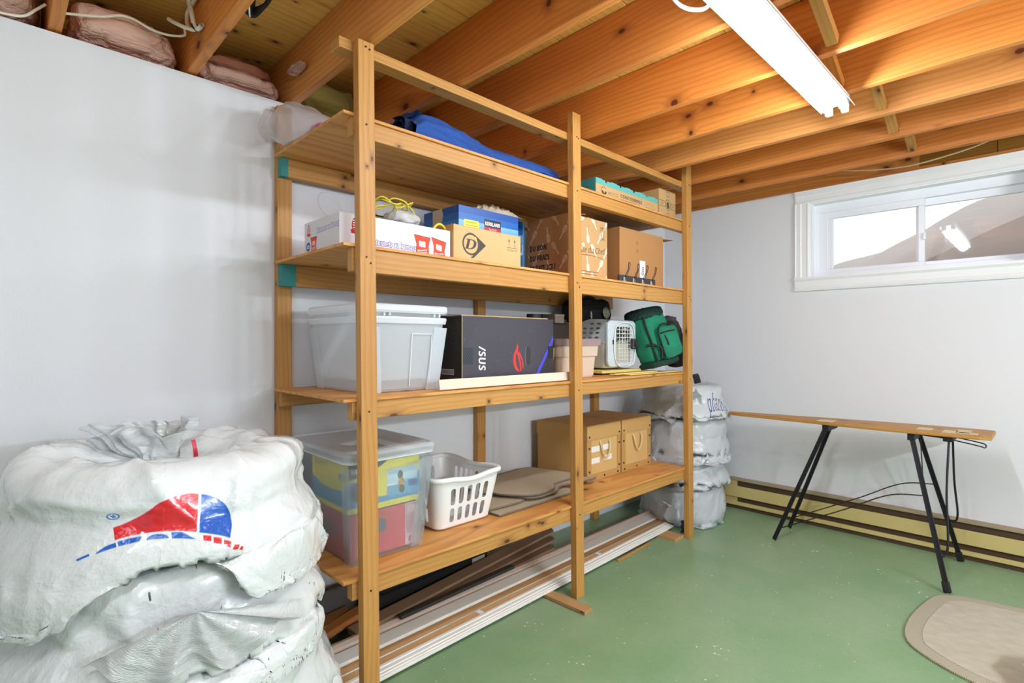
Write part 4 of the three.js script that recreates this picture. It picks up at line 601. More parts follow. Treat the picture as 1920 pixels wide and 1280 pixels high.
// ================================================================ TYRES IN PLASTIC BAGS
// a flat bag (two sheets sewn along their edges) laid over a tyre and let fall: cloth with position constraints
function drapedBag({ n, W, D, c, R, h, rot = 0, near = [], steps = 110, sd = 1, stick = 7, floor = 0.003, tilt = [0, 0], shift = [0, 0], minZ = WZ + 0.004, maxX = WX - 0.004, iters = 7, crumple = 1, capTop = false, below = null }) {
  const m = n * n, bot = new Int32Array(m), isB = (i, j) => i === 0 || j === 0 || i === n - 1 || j === n - 1; let count = m;
  for (let i = 0; i < n; i++) for (let j = 0; j < n; j++) bot[i * n + j] = isB(i, j) ? i * n + j : count++;
  const X = new Float64Array(count * 3), P = new Float64Array(count * 3), cr = Math.cos(rot), sr = Math.sin(rot);
  const cy = c[1];
  for (let i = 0; i < n; i++) for (let j = 0; j < n; j++) {
    const u = (i / (n - 1) - 0.5) * W + shift[0], v = (0.5 - j / (n - 1)) * D + shift[1], e = Math.min(i, j, n - 1 - i, n - 1 - j) / (n - 1), q = Math.min(1, e * 7);
    const x = c[0] + u * cr + v * sr, z = c[2] - u * sr + v * cr;           // v = 0 edge (j = 0) is the front hem
    for (const s of [1, -1]) { const k = s > 0 ? i * n + j : bot[i * n + j]; if (s < 0 && isB(i, j)) continue; const w = (noise(u * 9 + sd, v * 9, s * 3) * 0.012 + noise(u * 31 + sd, v * 31, s) * 0.005) * q; X[3 * k] = x; X[3 * k + 1] = cy + s * (h / 2 + 0.02) * q + w; X[3 * k + 2] = z; }
  }
  P.set(X);
  const hu = W / (n - 1), hv = D / (n - 1), C = [];
  const link = (ids) => { for (let i = 0; i < n; i++) for (let j = 0; j < n; j++) { const a = ids(i, j); for (const [di, dj, l, b] of [[1, 0, hu, 0], [0, 1, hv, 0], [1, 1, Math.hypot(hu, hv), 0], [1, -1, Math.hypot(hu, hv), 0], [3, 0, hu * 3, 1], [0, 3, hv * 3, 1]]) { const i2 = i + di, j2 = j + dj; if (i2 >= n || j2 >= n || j2 < 0) continue; const o = ids(i2, j2); C.push(a, o, l, b); } } };
  link((i, j) => i * n + j); link((i, j) => bot[i * n + j]);
  const nC = C.length / 4, CA = new Int32Array(nC), CB2 = new Int32Array(nC), CL = new Float64Array(nC), CK = new Uint8Array(nC); for (let k = 0; k < nC; k++) { CA[k] = C[4 * k] * 3; CB2[k] = C[4 * k + 1] * 3; CL[k] = C[4 * k + 2]; CK[k] = C[4 * k + 3]; }
  const tyres = [{ c, R, h }, ...near.map((t) => ({ ...t, R: t.R + 0.026, h: t.h + 0.02 }))];
  const sdf = (t, x, y, z) => { const yy = y - t.c[1] - (x - t.c[0]) * (t === tyres[0] ? tilt[0] : 0) - (z - t.c[2]) * (t === tyres[0] ? tilt[1] : 0), r = Math.hypot(x - t.c[0], z - t.c[2]), ri = t.R * 0.58, rm = (t.R + ri) / 2, qx = Math.abs(r - rm) - ((t.R - ri) / 2 - 0.05), qy = Math.abs(yy) - (t.h / 2 - 0.05);
    const ring = Math.hypot(Math.max(qx, 0), Math.max(qy, 0)) + Math.min(Math.max(qx, qy), 0) - 0.05, plug = Math.max(r - ri - 0.02, Math.abs(yy) - t.h / 2 + 0.075); return Math.min(ring, plug); };
  const dt2 = (1 / 60) ** 2, E = 0.0015;
  for (let st = 0; st < steps; st++) {
    const pull = stick * Math.min(1, st / 30);
    for (let k = 0; k < count; k++) {
      const o = 3 * k, x = X[o], y = X[o + 1], z = X[o + 2], d = sdf(tyres[0], x, y, z), gx = (sdf(tyres[0], x + E, y, z) - d) / E, gy = (sdf(tyres[0], x, y + E, z) - d) / E, gz = (sdf(tyres[0], x, y, z + E) - d) / E, f = d > 0.004 ? -pull * Math.min(1, d / 0.03) * (d > 0.10 ? 0.35 : 1) : 0;
      const ax = gx * f, ay = gy * f - 6, az = gz * f;
      for (let q = 0; q < 3; q++) { const v = (X[o + q] - P[o + q]) * 0.93; P[o + q] = X[o + q]; X[o + q] += v + (q === 0 ? ax : q === 1 ? ay : az) * dt2; }
    }
    for (let it = 0; it < iters; it++) for (let k = 0; k < nC; k++) {
      const a = CA[k], b = CB2[k], L = CL[k], dx = X[b] - X[a], dy = X[b + 1] - X[a + 1], dz = X[b + 2] - X[a + 2], d = Math.sqrt(dx * dx + dy * dy + dz * dz) + 1e-9;
      let s; if (CK[k]) { if (d >= L * 0.86) continue; s = 0.10 * (d - L * 0.86) / d; } else { if (d < L) { s = 0.05 * (d - L) / d; } else s = 0.48 * (d - L) / d; }
      X[a] += dx * s; X[a + 1] += dy * s; X[a + 2] += dz * s; X[b] -= dx * s; X[b + 1] -= dy * s; X[b + 2] -= dz * s;
    }
    for (let k = 0; k < count; k++) {
      const o = 3 * k;
      for (const t of tyres) {
        if (Math.abs(X[o + 1] - t.c[1]) > t.h / 2 + 0.06) continue; const x = X[o], y = X[o + 1], z = X[o + 2], d = sdf(t, x, y, z); if (d > 0.002) continue;
        const gx = (sdf(t, x + E, y, z) - d) / E, gy = (sdf(t, x, y + E, z) - d) / E, gz = (sdf(t, x, y, z + E) - d) / E, l = Math.hypot(gx, gy, gz) + 1e-9, s = (0.002 - d) / l;
        X[o] += gx * s / l * l; X[o + 1] += gy * s; X[o + 2] += gz * s; for (let q = 0; q < 3; q++) P[o + q] += (X[o + q] - P[o + q]) * 0.4;
      }
      if (X[o + 1] < floor) X[o + 1] = floor; if (X[o + 2] < minZ) X[o + 2] = minZ; if (X[o] > maxX) X[o] = maxX;
    }
  }
  // lower sheet gets its own copy of the hem so that the hem stays a crisp edge
  const low = new Int32Array(m); let tot = count; for (let k = 0; k < m; k++) low[k] = bot[k] === k ? tot++ : bot[k];
  const pos = new Float32Array(tot * 3), uv = new Float32Array(tot * 2), idx = []; pos.set(X); const src = new Int32Array(tot); for (let k = 0; k < count; k++) src[k] = k;
  for (let k = 0; k < m; k++) if (bot[k] === k) { const o = low[k]; src[o] = k; pos[3 * o] = X[3 * k]; pos[3 * o + 1] = X[3 * k + 1]; pos[3 * o + 2] = X[3 * k + 2]; }
  for (let i = 0; i < n; i++) for (let j = 0; j < n; j++) { const k = i * n + j, b = low[k]; uv[2 * k] = i / (n - 1); uv[2 * k + 1] = 0.5 + 0.5 * j / (n - 1); uv[2 * b] = i / (n - 1); uv[2 * b + 1] = 0.5 - 0.5 * j / (n - 1); }
  for (let i = 0; i + 1 < n; i++) for (let j = 0; j + 1 < n; j++) { const a = i * n + j, b = a + n; idx.push(a, b, a + 1, b, b + 1, a + 1); const A = low[a], B = low[b], A1 = low[a + 1], B1 = low[b + 1]; idx.push(A, A1, B, B, A1, B1); }
  const g = new THREE.BufferGeometry(); g.setAttribute('position', new THREE.BufferAttribute(pos, 3)); g.setAttribute('uv', new THREE.BufferAttribute(uv, 2)); g.setIndex(idx); g.computeVertexNormals();
  // creases: crumpled plastic is flat facets meeting in sharp ridges
  const nr = g.attributes.normal, cre = []; for (let q = 0; q < 64; q++) cre.push([rr(0, 1), rr(0, 1), rr(0.4, 1.6) + (q % 4 ? 0 : rr(0, 3)), rr(0.12, 0.42), rr(0.004, 0.012), rr(0.009, 0.022)]);
  for (let k = 0; k < tot; k++) {
    const u = uv[2 * k], v0 = uv[2 * k + 1], up = v0 >= 0.5, v = up ? (v0 - 0.5) * 2 : (0.5 - v0) * 2, ed = Math.min(u, v, 1 - u, 1 - v), U = u * W, Vv = v * D + (up ? 0 : 7);
    const w1 = U + 0.05 * noise(U * 5, Vv * 5, sd), w2 = Vv + 0.05 * noise(U * 5 + 9, Vv * 5, sd);
    let hgt = 0.016 * (0.42 - Math.abs(noise((w1 + w2) * 3.4 + sd, (w1 - w2) * 7.5, sd))) + 0.006 * (0.42 - Math.abs(noise(w1 * 13 + sd, w2 * 9, sd + 4))) + 0.0018 * (0.42 - Math.abs(noise(w1 * 34, w2 * 30, sd + 8)));
    if (up) for (const c2 of cre) { const dx = (u - c2[0]) * W, dy = (v - c2[1]) * D, al = dx * Math.cos(c2[2]) + dy * Math.sin(c2[2]), ac = -dx * Math.sin(c2[2]) + dy * Math.cos(c2[2]) + 0.012 * Math.sin(al * 22); if (Math.abs(al) > c2[3] || Math.abs(ac) > c2[5] * 3) continue; hgt += c2[4] * Math.exp(-Math.abs(ac) / c2[5]) * (1 - (al / c2[3]) ** 2); }
    const s = (hgt + 0.002) * crumple * Math.min(1, ed * 14 + 0.15), o = 3 * k; pos[o] += nr.getX(k) * s; pos[o + 1] = Math.max(floor * 0.98, pos[o + 1] + nr.getY(k) * s); pos[o + 2] = Math.max(minZ, pos[o + 2] + nr.getZ(k) * s);
  }
  for (let k = 0; k < tot; k++) {   // the bags of a stack keep out of one another
    const o = 3 * k, y = pos[o + 1], dx = pos[o] - c[0], dz = pos[o + 2] - c[2], r = Math.hypot(dx, dz) + 1e-9; let r2 = r, y2 = y;
    if (capTop) { if (y > c[1] + h / 2 + 0.006) y2 = c[1] + h / 2 + 0.006; if (y > c[1] - 0.015) r2 = R + 0.03 + (r > R + 0.03 ? 0.014 * (1 - Math.exp(-(r - R - 0.03) / 0.014)) : r - R - 0.03); }
    if (below) { const f = sm(c[1] + 0.06, c[1] - h / 2 - 0.004, y2); if (r > R - 0.004) r2 = Math.max(r2, R - 0.004 + (below.R + 0.05 - R) * f + 0.5 * Math.min(0.06, r - R + 0.004) * f); else if (y2 < c[1] - h / 2 - 0.006) y2 = c[1] - h / 2 - 0.006; }
    if (r2 !== r) { pos[o] = c[0] + dx / r * r2; pos[o + 2] = Math.max(minZ, c[2] + dz / r * r2); } pos[o + 1] = y2;
  }
  g.computeVertexNormals();
  return g;
}
// uv: u across, v = 0.5 at the front hem, 1 at the back of the upper sheet, 0 at the back of the lower sheet
const bagPrint = (draw) => { const t = canvasTex(1536, 1536, (x) => { x.fillStyle = '#dfe3e2'; x.fillRect(0, 0, 1536, 1536); draw(x); }); t.anisotropy = 8; const m = bagM.clone(); m.color.set(0xffffff); m.map = t; return m; };
const logoM = bagPrint((x) => { // upper sheet: rows 768 (hem) up to 0
  x.save(); x.translate(716, 714); x.scale(0.57, 0.50); x.transform(1.251, 0.065, 0.26, 0.518, 0, 0); const red = '#d3202a', blue = '#1559b8';
  x.fillStyle = red; x.beginPath(); x.moveTo(-200, -46); x.lineTo(-192, -110); x.quadraticCurveTo(-90, -112, -10, -196); x.quadraticCurveTo(46, -240, 138, -246); x.lineTo(122, -46); x.closePath(); x.fill();
  x.fillStyle = blue; x.beginPath(); x.moveTo(134, -46); x.lineTo(150, -246); x.bezierCurveTo(240, -246, 290, -190, 286, -120); x.lineTo(276, -52); x.closePath(); x.fill();
  x.strokeStyle = blue; x.lineWidth = 4; x.beginPath(); x.arc(-164, -172, 19, 0, 7); x.stroke(); x.save(); x.translate(-164, -172); x.rotate(Math.PI); x.scale(-1, 1); text(x, 'R', 0, 0, 26, blue, { align: 'center' }); x.restore();
  x.fillStyle = blue; x.fillRect(-350, -26, 48, 12); x.beginPath(); x.moveTo(-282, -10); x.quadraticCurveTo(-250, -34, -200, -32); x.lineTo(-200, -10); x.fill(); x.fillRect(-192, -34, 94, 24); x.beginPath(); x.ellipse(-40, -10, 44, 24, 0, Math.PI, 0); x.fill(); x.beginPath(); x.moveTo(16, -10); x.lineTo(16, -40); x.lineTo(60, -40); x.quadraticCurveTo(100, -16, 116, -10); x.fill();
  x.fillStyle = red; for (const [a, w, s] of [[150, 36, 0], [196, 40, 0], [246, 34, 0], [290, 34, 8], [328, 26, 12]]) { x.beginPath(); x.moveTo(a + s, -34); x.lineTo(a + w + s * 0.4, -38); x.lineTo(a + w - 2, -12); x.lineTo(a, -10); x.fill(); }
  x.restore(); x.fillStyle = '#c0504a'; x.fillRect(800, 460, 22, 6);
  x.strokeStyle = '#8a5a40'; x.lineWidth = 5; x.beginPath(); x.moveTo(60, 640); x.lineTo(84, 668); x.stroke();
});
const smudgeM = bagPrint((x) => { for (let k = 0; k < 26; k++) { x.fillStyle = ['#2a2a2c', '#a86a62', '#9b8d74'][k % 3]; x.fillRect(rr(300, 1300), rr(300, 1100), rr(2, 6), rr(2, 12)); } });
const LT = [{ c: [0.375, 0.895, -1.80], R: 0.33, h: 0.215 }, { c: [0.375, 0.655, -1.79], R: 0.34, h: 0.225 }, { c: [0.40, 0.40, -1.785], R: 0.36, h: 0.235 }, { c: [0.40, 0.14, -1.79], R: 0.37, h: 0.24 }];
{
  const t0 = thing('bagged_tyre', 'white bag with red and blue car logo around the top tyre of the left stack', 'tyre', [0.40, 0.79, -1.80]);
  addW(t0, 'plastic_bag', drapedBag({ n: 120, W: 1.0, D: 1.04, ...LT[0], rot: -0.26, near: [LT[1]], below: LT[1], steps: 100, sd: 3, shift: [0.0, -0.09], floor: 0.68, stick: 5, crumple: 1.55 }), logoM);
  const knot = (x, y, z, s, sd, hgt) => surf(150, 40, (a, b) => { const t = a * 2 * Math.PI, w = b, pl = Math.sin(t * 9 + sd) * 0.16 + Math.sin(t * 17 + sd * 3 + w * 3) * 0.12 + 0.5 * noise(Math.cos(t) * 1.4, Math.sin(t) * 1.4, w * 2 + sd), r = (0.012 + 0.05 * Math.pow(w, 1.4) * (1 + pl)) * s; return V(x + Math.cos(t) * r * 1.25 - 0.035 * w * w + 0.02 * noise(w * 4, t, sd), y + hgt * w * (0.82 + 0.35 * noise(Math.cos(t) * 1.3 + sd, Math.sin(t) * 1.3, 2)) + 0.008 * noise(t * 4, w * 7, sd), z + Math.sin(t) * r * 0.75); }, false);
  addW(t0, 'tied_neck', knot(0.355, 0.91, -1.88, 1.6, 1, 0.185), bagM, 'knotted neck of the bag');
  addW(t0, 'red_print', surf(10, 4, (a, b) => V(0.435 + 0.012 * b + 0.01 * a, 1.02 - a * 0.075, -1.845 + 0.008 * Math.sin(a * 4)), false), std(0xc22b3c, 0.4, { side: THREE.DoubleSide }), 'strip of red print');
  const t1 = thing('bagged_tyre', 'white bag with a big knotted tail around the second tyre of the left stack', 'tyre', [0.395, 0.54, -1.79]);
  addW(t1, 'plastic_bag', drapedBag({ n: 104, W: 1.0, D: 1.02, ...LT[1], rot: -0.15, near: [LT[0], LT[2]], capTop: true, below: LT[2], steps: 90, sd: 17, floor: 0.47, crumple: 1.5, tilt: [-0.03, 0.0], shift: [-0.03, 0.03] }), smudgeM);
  addW(t1, 'knotted_tail', surf(110, 40, (a, b) => { const t = a * 2 - 1, q = b, ph = 1.66 + t * 0.62 * Math.pow(q, 0.8) - 0.1 * q, fold = Math.sin(t * 16 + 2 * q) * 0.014 * q + 0.012 * (0.4 - Math.abs(noise(t * 4, q * 4, 3))) * q, R2 = 0.415 + fold + 0.01 * q; return V(0.375 + Math.cos(ph) * R2, 0.70 - q * (0.135 - 0.055 * t * t) + 0.018 * Math.sin(t * 9) * q, -1.79 + Math.sin(ph) * R2); }, false), bagM, 'gathered yellowish tail');
  const t2 = thing('bagged_tyre', 'white bag spreading to the right around the third tyre of the left stack', 'tyre', [0.41, 0.28, -1.785]);
  addW(t2, 'plastic_bag', drapedBag({ n: 104, W: 1.12, D: 1.08, ...LT[2], rot: -0.62, near: [LT[1], LT[3]], capTop: true, below: LT[3], steps: 90, sd: 29, floor: 0.16, crumple: 1.5, shift: [0.05, 0.03] }), bagM);
  const t3 = thing('bagged_tyre', 'white bag around the bottom tyre of the left stack', 'tyre', [0.40, 0.02, -1.79]);
  addW(t3, 'plastic_bag', drapedBag({ n: 44, W: 0.96, D: 0.96, ...LT[3], rot: 0.2, near: [], capTop: true, steps: 60, sd: 37, floor: 0.004, crumple: 0.3 }), bagM);
}
{
  const RT = [{ c: [3.75, 0.885, -1.985], R: 0.27, h: 0.215 }, { c: [3.755, 0.64, -1.98], R: 0.285, h: 0.235 }, { c: [3.745, 0.40, -1.985], R: 0.275, h: 0.20 }, { c: [3.75, 0.15, -1.98], R: 0.285, h: 0.25 }];
  const g0 = greyBagM.clone(); g0.color.set(0xffffff); g0.map = canvasTex(1024, 1024, (x) => { x.fillStyle = '#c9ccce'; x.fillRect(0, 0, 1024, 1024); text(x, 'phannie', 470, 440, 84, '#2b3f7c', { style: 'italic ', font: 'serif', rot: -0.08, sx: 0.9 }); x.fillStyle = '#20305c'; x.fillRect(690, 490, 8, 20); });
  const names = ['top bagged tyre of the corner stack, with blue handwriting on its grey bag', 'second bagged tyre of the corner stack, in a shiny grey-white bag', 'third bagged tyre of the corner stack, thinner than its neighbours', 'bottom bagged tyre of the corner stack, its torn bag spread on the floor'];
  const P = [{ n: 68, W: 0.84, D: 0.84, rot: -0.5, sd: 41, floor: 0.74 }, { n: 70, W: 0.92, D: 0.92, rot: 0.3, sd: 53, floor: 0.46, stick: 5 }, { n: 60, W: 0.82, D: 0.82, rot: -0.9, sd: 61, floor: 0.27 }, { n: 70, W: 1.0, D: 0.96, rot: -0.35, sd: 71, floor: 0.003, stick: 5, shift: [-0.02, 0.04] }];
  RT.forEach((t, i) => { const T = thing('bagged_tyre', names[i], 'tyre', [t.c[0], t.c[1] - t.h / 2, t.c[2]]); addW(T, 'plastic_bag', drapedBag({ ...t, ...P[i], capTop: i > 0, below: RT[i + 1], near: [RT[i - 1], RT[i + 1]].filter(Boolean), steps: 80, crumple: 1.0 }), i ? greyBagM : g0);
    if (i === 0) addW(T, 'open_mouth', surf(50, 20, (a, b) => { const t2 = a * 2 * Math.PI, r = 0.03 + 0.075 * b; return V(3.515 + Math.cos(t2) * r * 0.9 - 0.03 * b, 0.88 + Math.sin(t2) * r + 0.012 * Math.sin(a * 29) * b, -1.80 + 0.06 * b + 0.02 * noise(a * 8, b * 4, 2)); }, false), greyBagM, 'rumpled open mouth of the bag');
    if (i === 3) { addW(T, 'loose_bag_edge', surf(40, 14, (a, b) => V(3.30 + 0.15 * a - 0.02 * b, 0.04 + 0.16 * sm(0.95, 0, a) + 0.03 * b * (1 - a), -1.84 - 0.05 * b + 0.03 * Math.sin(a * 7) + 0.02 * noise(a * 6, b * 4)), false), bagM, 'curled white bag edge'); addW(T, 'dark_print', surf(20, 8, (a, b) => V(3.385 + 0.08 * a, 0.005 + 0.085 * b, -1.80 + 0.03 * a + 0.02 * noise(a * 5, b * 5)), false), std(0x3a3a55, 0.5, { side: THREE.DoubleSide }), 'crumpled dark blue print'); }
  });
  single('plastic_scrap', 'small curved black scrap lying on the top tyre of the corner stack', 'scrap', surf(20, 6, (a, b) => V(3.52 + 0.10 * a, 1.085 - 0.07 * a * a + 0.012 * b, -1.80 + 0.05 * b - 0.02 * a), false), std(0x0b0b0d, 0.35, { side: THREE.DoubleSide }));
}
// ================================================================ ON THE FLOOR
{ // lengths of trim under the bottom shelf
  const cream = std(0xf0eee6, 0.45), mdf = std(0xcf9f6c, 0.7), rose = std(0xd6bfae, 0.55);
  const yaw = (T, A, B) => { T.rotation.y = -Math.atan2(B.z - A.z, B.x - A.x); return A.distanceTo(B); };
  const long = (name, label, cat, A, B, build) => { const T = thing(name, label, cat, [(A.x + B.x) / 2, A.y, (A.z + B.z) / 2]); const L = yaw(T, A, B); T.rotation.order = 'YZX'; T.rotation.z = Math.atan2(B.y - A.y, Math.hypot(B.x - A.x, B.z - A.z)); T.position.y = (A.y + B.y) / 2; build(T, L); return T; };
  const mould = (pts, L) => ext(poly(pts), L, 0.0008).rotateY(Math.PI / 2).translate(-L / 2, 0, 0);   // profile: x -> towards the wall, y -> up
  long('trim_moulding', 'front white ridged moulding, nearest the room, under the bottom shelf', 'moulding', V(0.70, 0.021, -1.83), V(3.42, 0.021, -1.91), (T, L) => add(T, 'length', mould([[-0.034, 0], [-0.034, 0.005], [-0.028, 0.008], [-0.022, 0.008], [-0.018, 0.011], [-0.008, 0.011], [-0.004, 0.014], [0.014, 0.014], [0.018, 0.017], [0.03, 0.017], [0.03, 0]].map(([a, b]) => [a, b]), L), cream));
  long('trim_moulding', 'first tan fibreboard moulding just behind the front white one', 'moulding', V(0.72, 0.021, -1.888), V(3.44, 0.021, -1.962), (T, L) => { add(T, 'length', bx(-L / 2, L / 2, 0, 0.014, -0.021, 0.021, 0.002), mdf); add(T, 'white_edge', bx(-L / 2, L / 2, 0.001, 0.0152, -0.024, -0.0205, 0.001), cream);
    for (const q of [-0.42, 0.55]) add(T, 'label_clip', ext(rrect(-0.013, 0.013, -0.017, 0.017, 0.003), 0.001, 0).rotateX(-Math.PI / 2).translate(q, 0.0142, 0), white); });
  long('trim_moulding', 'second tan fibreboard moulding, between the first tan one and the rear white one', 'moulding', V(0.72, 0.021, -1.938), V(3.46, 0.021, -2.0), (T, L) => { add(T, 'length', bx(-L / 2, L / 2, 0, 0.016, -0.024, 0.023, 0.002), mdf); add(T, 'groove_edge', bx(-L / 2, L / 2, 0.002, 0.0175, 0.0225, 0.026, 0.0008), std(0xa9b3a6, 0.6)); });
  long('trim_moulding', 'rear white moulding behind the two tan ones', 'moulding', V(0.72, 0.021, -2.0), V(3.50, 0.021, -2.055), (T, L) => add(T, 'length', mould([[-0.032, 0], [-0.032, 0.016], [-0.026, 0.024], [0.03, 0.034], [0.032, 0]], L), cream));
  long('trim_moulding', 'rounded rose-beige moulding furthest back of the full-length trims', 'moulding', V(0.74, 0.021, -2.085), V(3.50, 0.021, -2.115), (T, L) => add(T, 'length', mould([[-0.028, 0], [-0.03, 0.02], [-0.022, 0.036], [-0.006, 0.045], [0.012, 0.042], [0.026, 0.028], [0.028, 0]], L), rose));
  const lath = (label, A, B, w) => long('wood_lath', label, 'lath', A, B, (T, L) => add(T, 'board', grain(ext(poly([[-L / 2, -w / 2], [L / 2 - 0.03, -w / 2], [L / 2, 0], [L / 2 - 0.02, w / 2], [-L / 2, w / 2]]), 0.012, 0.001).rotateX(-Math.PI / 2), 0), greyWood));
  lath('topmost of three grey-brown laths fanned behind the trims', V(1.12, 0.055, -2.135), V(2.54, 0.125, -2.235), 0.075);
  lath('middle of three grey-brown laths fanned behind the trims', V(1.12, 0.040, -2.125), V(2.50, 0.095, -2.19), 0.075);
  lath('lowest of three grey-brown laths fanned behind the trims', V(1.12, 0.025, -2.115), V(2.46, 0.065, -2.155), 0.07);
  long('dark_strip', 'narrow charcoal strip lying in front of the laths', 'strip', V(1.32, 0.066, -2.075), V(2.05, 0.075, -2.09), (T, L) => add(T, 'strip', bx(-L / 2, L / 2, 0, 0.016, -0.014, 0.014, 0.002), std(0x35302a, 0.6)));
  long('black_channel', 'long black channel lying against the wall under the bottom shelf', 'channel', V(1.26, 0.07, -2.27), V(2.02, 0.07, -2.32), (T, L) => { add(T, 'channel', merge([bx(-L / 2, L / 2, -0.06, -0.05, -0.05, 0.05, 0.002), bx(-L / 2, L / 2, -0.06, 0.055, 0.042, 0.05, 0.002), bx(-L / 2, L / 2, -0.06, 0.055, -0.05, -0.042, 0.002), bx(-L / 2, L / 2, 0.045, 0.055, -0.05, 0.05, 0.002)]), std(0x131211, 0.5)); add(T, 'end_plate', bx(L / 2 - 0.12, L / 2 - 0.02, -0.02, 0.045, 0.0505, 0.052, 0.001), std(0xa7a39a, 0.5)); });
  long('scrap_board', 'orange-brown scrap board slanting behind the left front post', 'board', V(1.0, 0.03, -2.22), V(1.24, 0.07, -2.235), (T, L) => add(T, 'board', grain(bx(-L / 2, L / 2, 0, 0.03, -0.03, 0.03), 0), std(0xd8b49a, 0.7, { map: pineT })));
  long('scrap_board', 'short dark scrap board beside the left bag stack', 'board', V(0.80, 0.03, -2.27), V(1.2, 0.05, -2.29), (T, L) => add(T, 'board', grain(bx(-L / 2, L / 2, 0, 0.03, -0.045, 0.045), 0), std(0xb09a88, 0.7, { map: pineT })));
  long('bench_plank', 'dark plank standing against the wall behind the left front post', 'plank', V(0.80, 0.08, -2.36), V(1.9, 0.08, -2.385), (T, L) => add(T, 'board', grain(bx(-L / 2, L / 2, -0.08, 0.09, -0.012, 0.012), 0), std(0x4a4340, 0.8)));
  const A = thing('wood_block', 'short tan board end sticking out beside the middle post foot', 'block', [2.068, 0, -1.74], 0); A.rotation.y = 0.02;
  add(A, 'board', grain(bx(-0.032, 0.032, 0.006, 0.020, -0.16, 0.155, 0.001), 2), tanM); add(A, 'lower_board', grain(bx(-0.029, 0.031, 0, 0.0058, -0.16, 0.152, 0.001), 2), tanM);
  const B = thing('wood_block', 'flat tan board end beside the right post foot', 'block', [3.30, 0, -1.84], 0); add(B, 'board', grain(bx(-0.09, 0.03, 0, 0.02, -0.11, 0.09, 0.001), 2), tanM);
  single('wood_strip', 'thin orange strip on the floor along the front moulding', 'strip', stick(V(2.68, 0.007, -1.835), V(3.08, 0.007, -1.852), 0.014, 0.012), pine);
}
{ // ironing board
  const T = thing('ironing_board', 'old wooden ironing board standing on black metal legs', 'ironing board', [3.87, 0, -0.9]);
  const top = 0.815, cx = (z) => 3.81 + (z + 1.645) / 1.405 * 0.12;
  const L = [], R = []; for (let k = 0; k <= 30; k++) { const t = k / 30, z = -1.645 + t * 1.405, w = (0.035 + 0.112 * sm(0, 0.85, Math.pow(t, 0.85))) * Math.sqrt(Math.min(1, 0.12 + t * 14)) * (t > 0.97 ? 0.9 : 1); L.push([cx(z) - w, -z]); R.unshift([cx(z) + w, -z]); }
  const bg = ext(poly([...L, ...R]), 0.016, 0.003).rotateX(-Math.PI / 2).translate(0, top - 0.019, 0);
  addW(T, 'board', grain(bg, 2), std(0xe6e2d6, 0.5, { map: pineT }));
  for (const [x, z, a, b] of [[3.80, -1.02, 0.05, 0.045], [3.865, -0.53, 0.05, 0.035], [3.84, -0.415, 0.06, 0.03], [3.90, -0.36, 0.07, 0.03], [3.83, -0.335, 0.03, 0.04]]) addW(T, 'tape_patch', bx(x - a, x + a, top - 0.0005, top + 0.0008, z - b, z + b, 0.0003), std(0xd9c8a4, 0.6), 'pale patch of tape');
  const legs = [[3.79, -1.015, 3.72, -1.310], [3.965, -1.03, 4.03, -1.318], [3.79, -0.585, 3.58, -0.396], [3.965, -0.578, 4.16, -0.398]];
  legs.forEach(([x0, z0, x1, z1], i) => {
    const a = V(x0, top - 0.022, z0), b = V(x1, 0.006, z1), len = a.distanceTo(b), q = new THREE.Quaternion().setFromUnitVectors(V(0, -1, 0), b.clone().sub(a).normalize());
    const place = (g) => g.applyQuaternion(q).translate(a.x, a.y, a.z);
    const m = addW(T, 'leg', place(merge([bx(-0.002, 0.002, -len, 0, -0.013, 0.013, 0.001), bx(-0.011, 0.002, -len, 0, 0.009, 0.013, 0.001)])), darkMetal);
    if (i > 1) add(m, 'rubber_foot', place(bx(-0.014, 0.010, -len - 0.002, -len + 0.055, -0.017, 0.017, 0.006, 2)).translate(-T.position.x, 0, -T.position.z), rubber);
  });
  addW(T, 'bracket', bx(3.775, 3.985, 0.752, 0.797, -1.04, -1.005, 0.003), darkMetal); addW(T, 'bracket', bx(3.775, 3.985, 0.752, 0.797, -0.60, -0.565, 0.003), darkMetal);
  const on = (k, y) => { const [x0, z0, x1, z1] = legs[k], t = 1 - y / (top - 0.022); return [x0 + (x1 - x0) * t, y, z0 + (z1 - z0) * t]; };
  for (const [f, r] of [[0, 2], [1, 3]]) addW(T, 'cross_rod', tube([on(f, 0.085), [0.5 * (on(f, 0.2)[0] + on(r, 0.3)[0]), 0.30, -0.90], [on(r, 0.45)[0], 0.44, -0.66], on(r, 0.465)], 0.0035, 40), rust);
  addW(T, 'slide_bracket', bx(3.78, 3.975, 0.765, 0.797, -0.44, -0.395, 0.003), darkMetal);
  for (const [x, k, y] of [[3.80, 2, 0.165], [3.955, 3, 0.25]]) { const e = on(k, y); addW(T, 'hanging_rod', tube([[x, 0.772, -0.415], [(x + e[0]) / 2, 0.5, -0.415], [e[0] + (k === 2 ? 0.03 : -0.03), y + 0.045, -0.405], [e[0] + (k === 2 ? 0.02 : -0.02), y + 0.01, -0.415], [e[0], y, e[2]]], 0.0055, 50), darkMetal); }
  addW(T, 'slide_arm', stick(V(3.87, 0.782, -0.62), V(3.87, 0.772, -0.42), 0.03, 0.006), darkMetal);
  addW(T, 'latch_handle', tube([[3.81, 0.778, -0.42], [3.81, 0.752, -0.275], [3.815, 0.748, -0.27], [3.925, 0.748, -0.27], [3.93, 0.752, -0.275], [3.93, 0.778, -0.42]], 0.0035, 60, false, 6), black);
  addW(T, 'brace_rod', rod([3.88, 0.79, -0.555], [3.86, 0.46, -0.535], 0.003), rust);
}
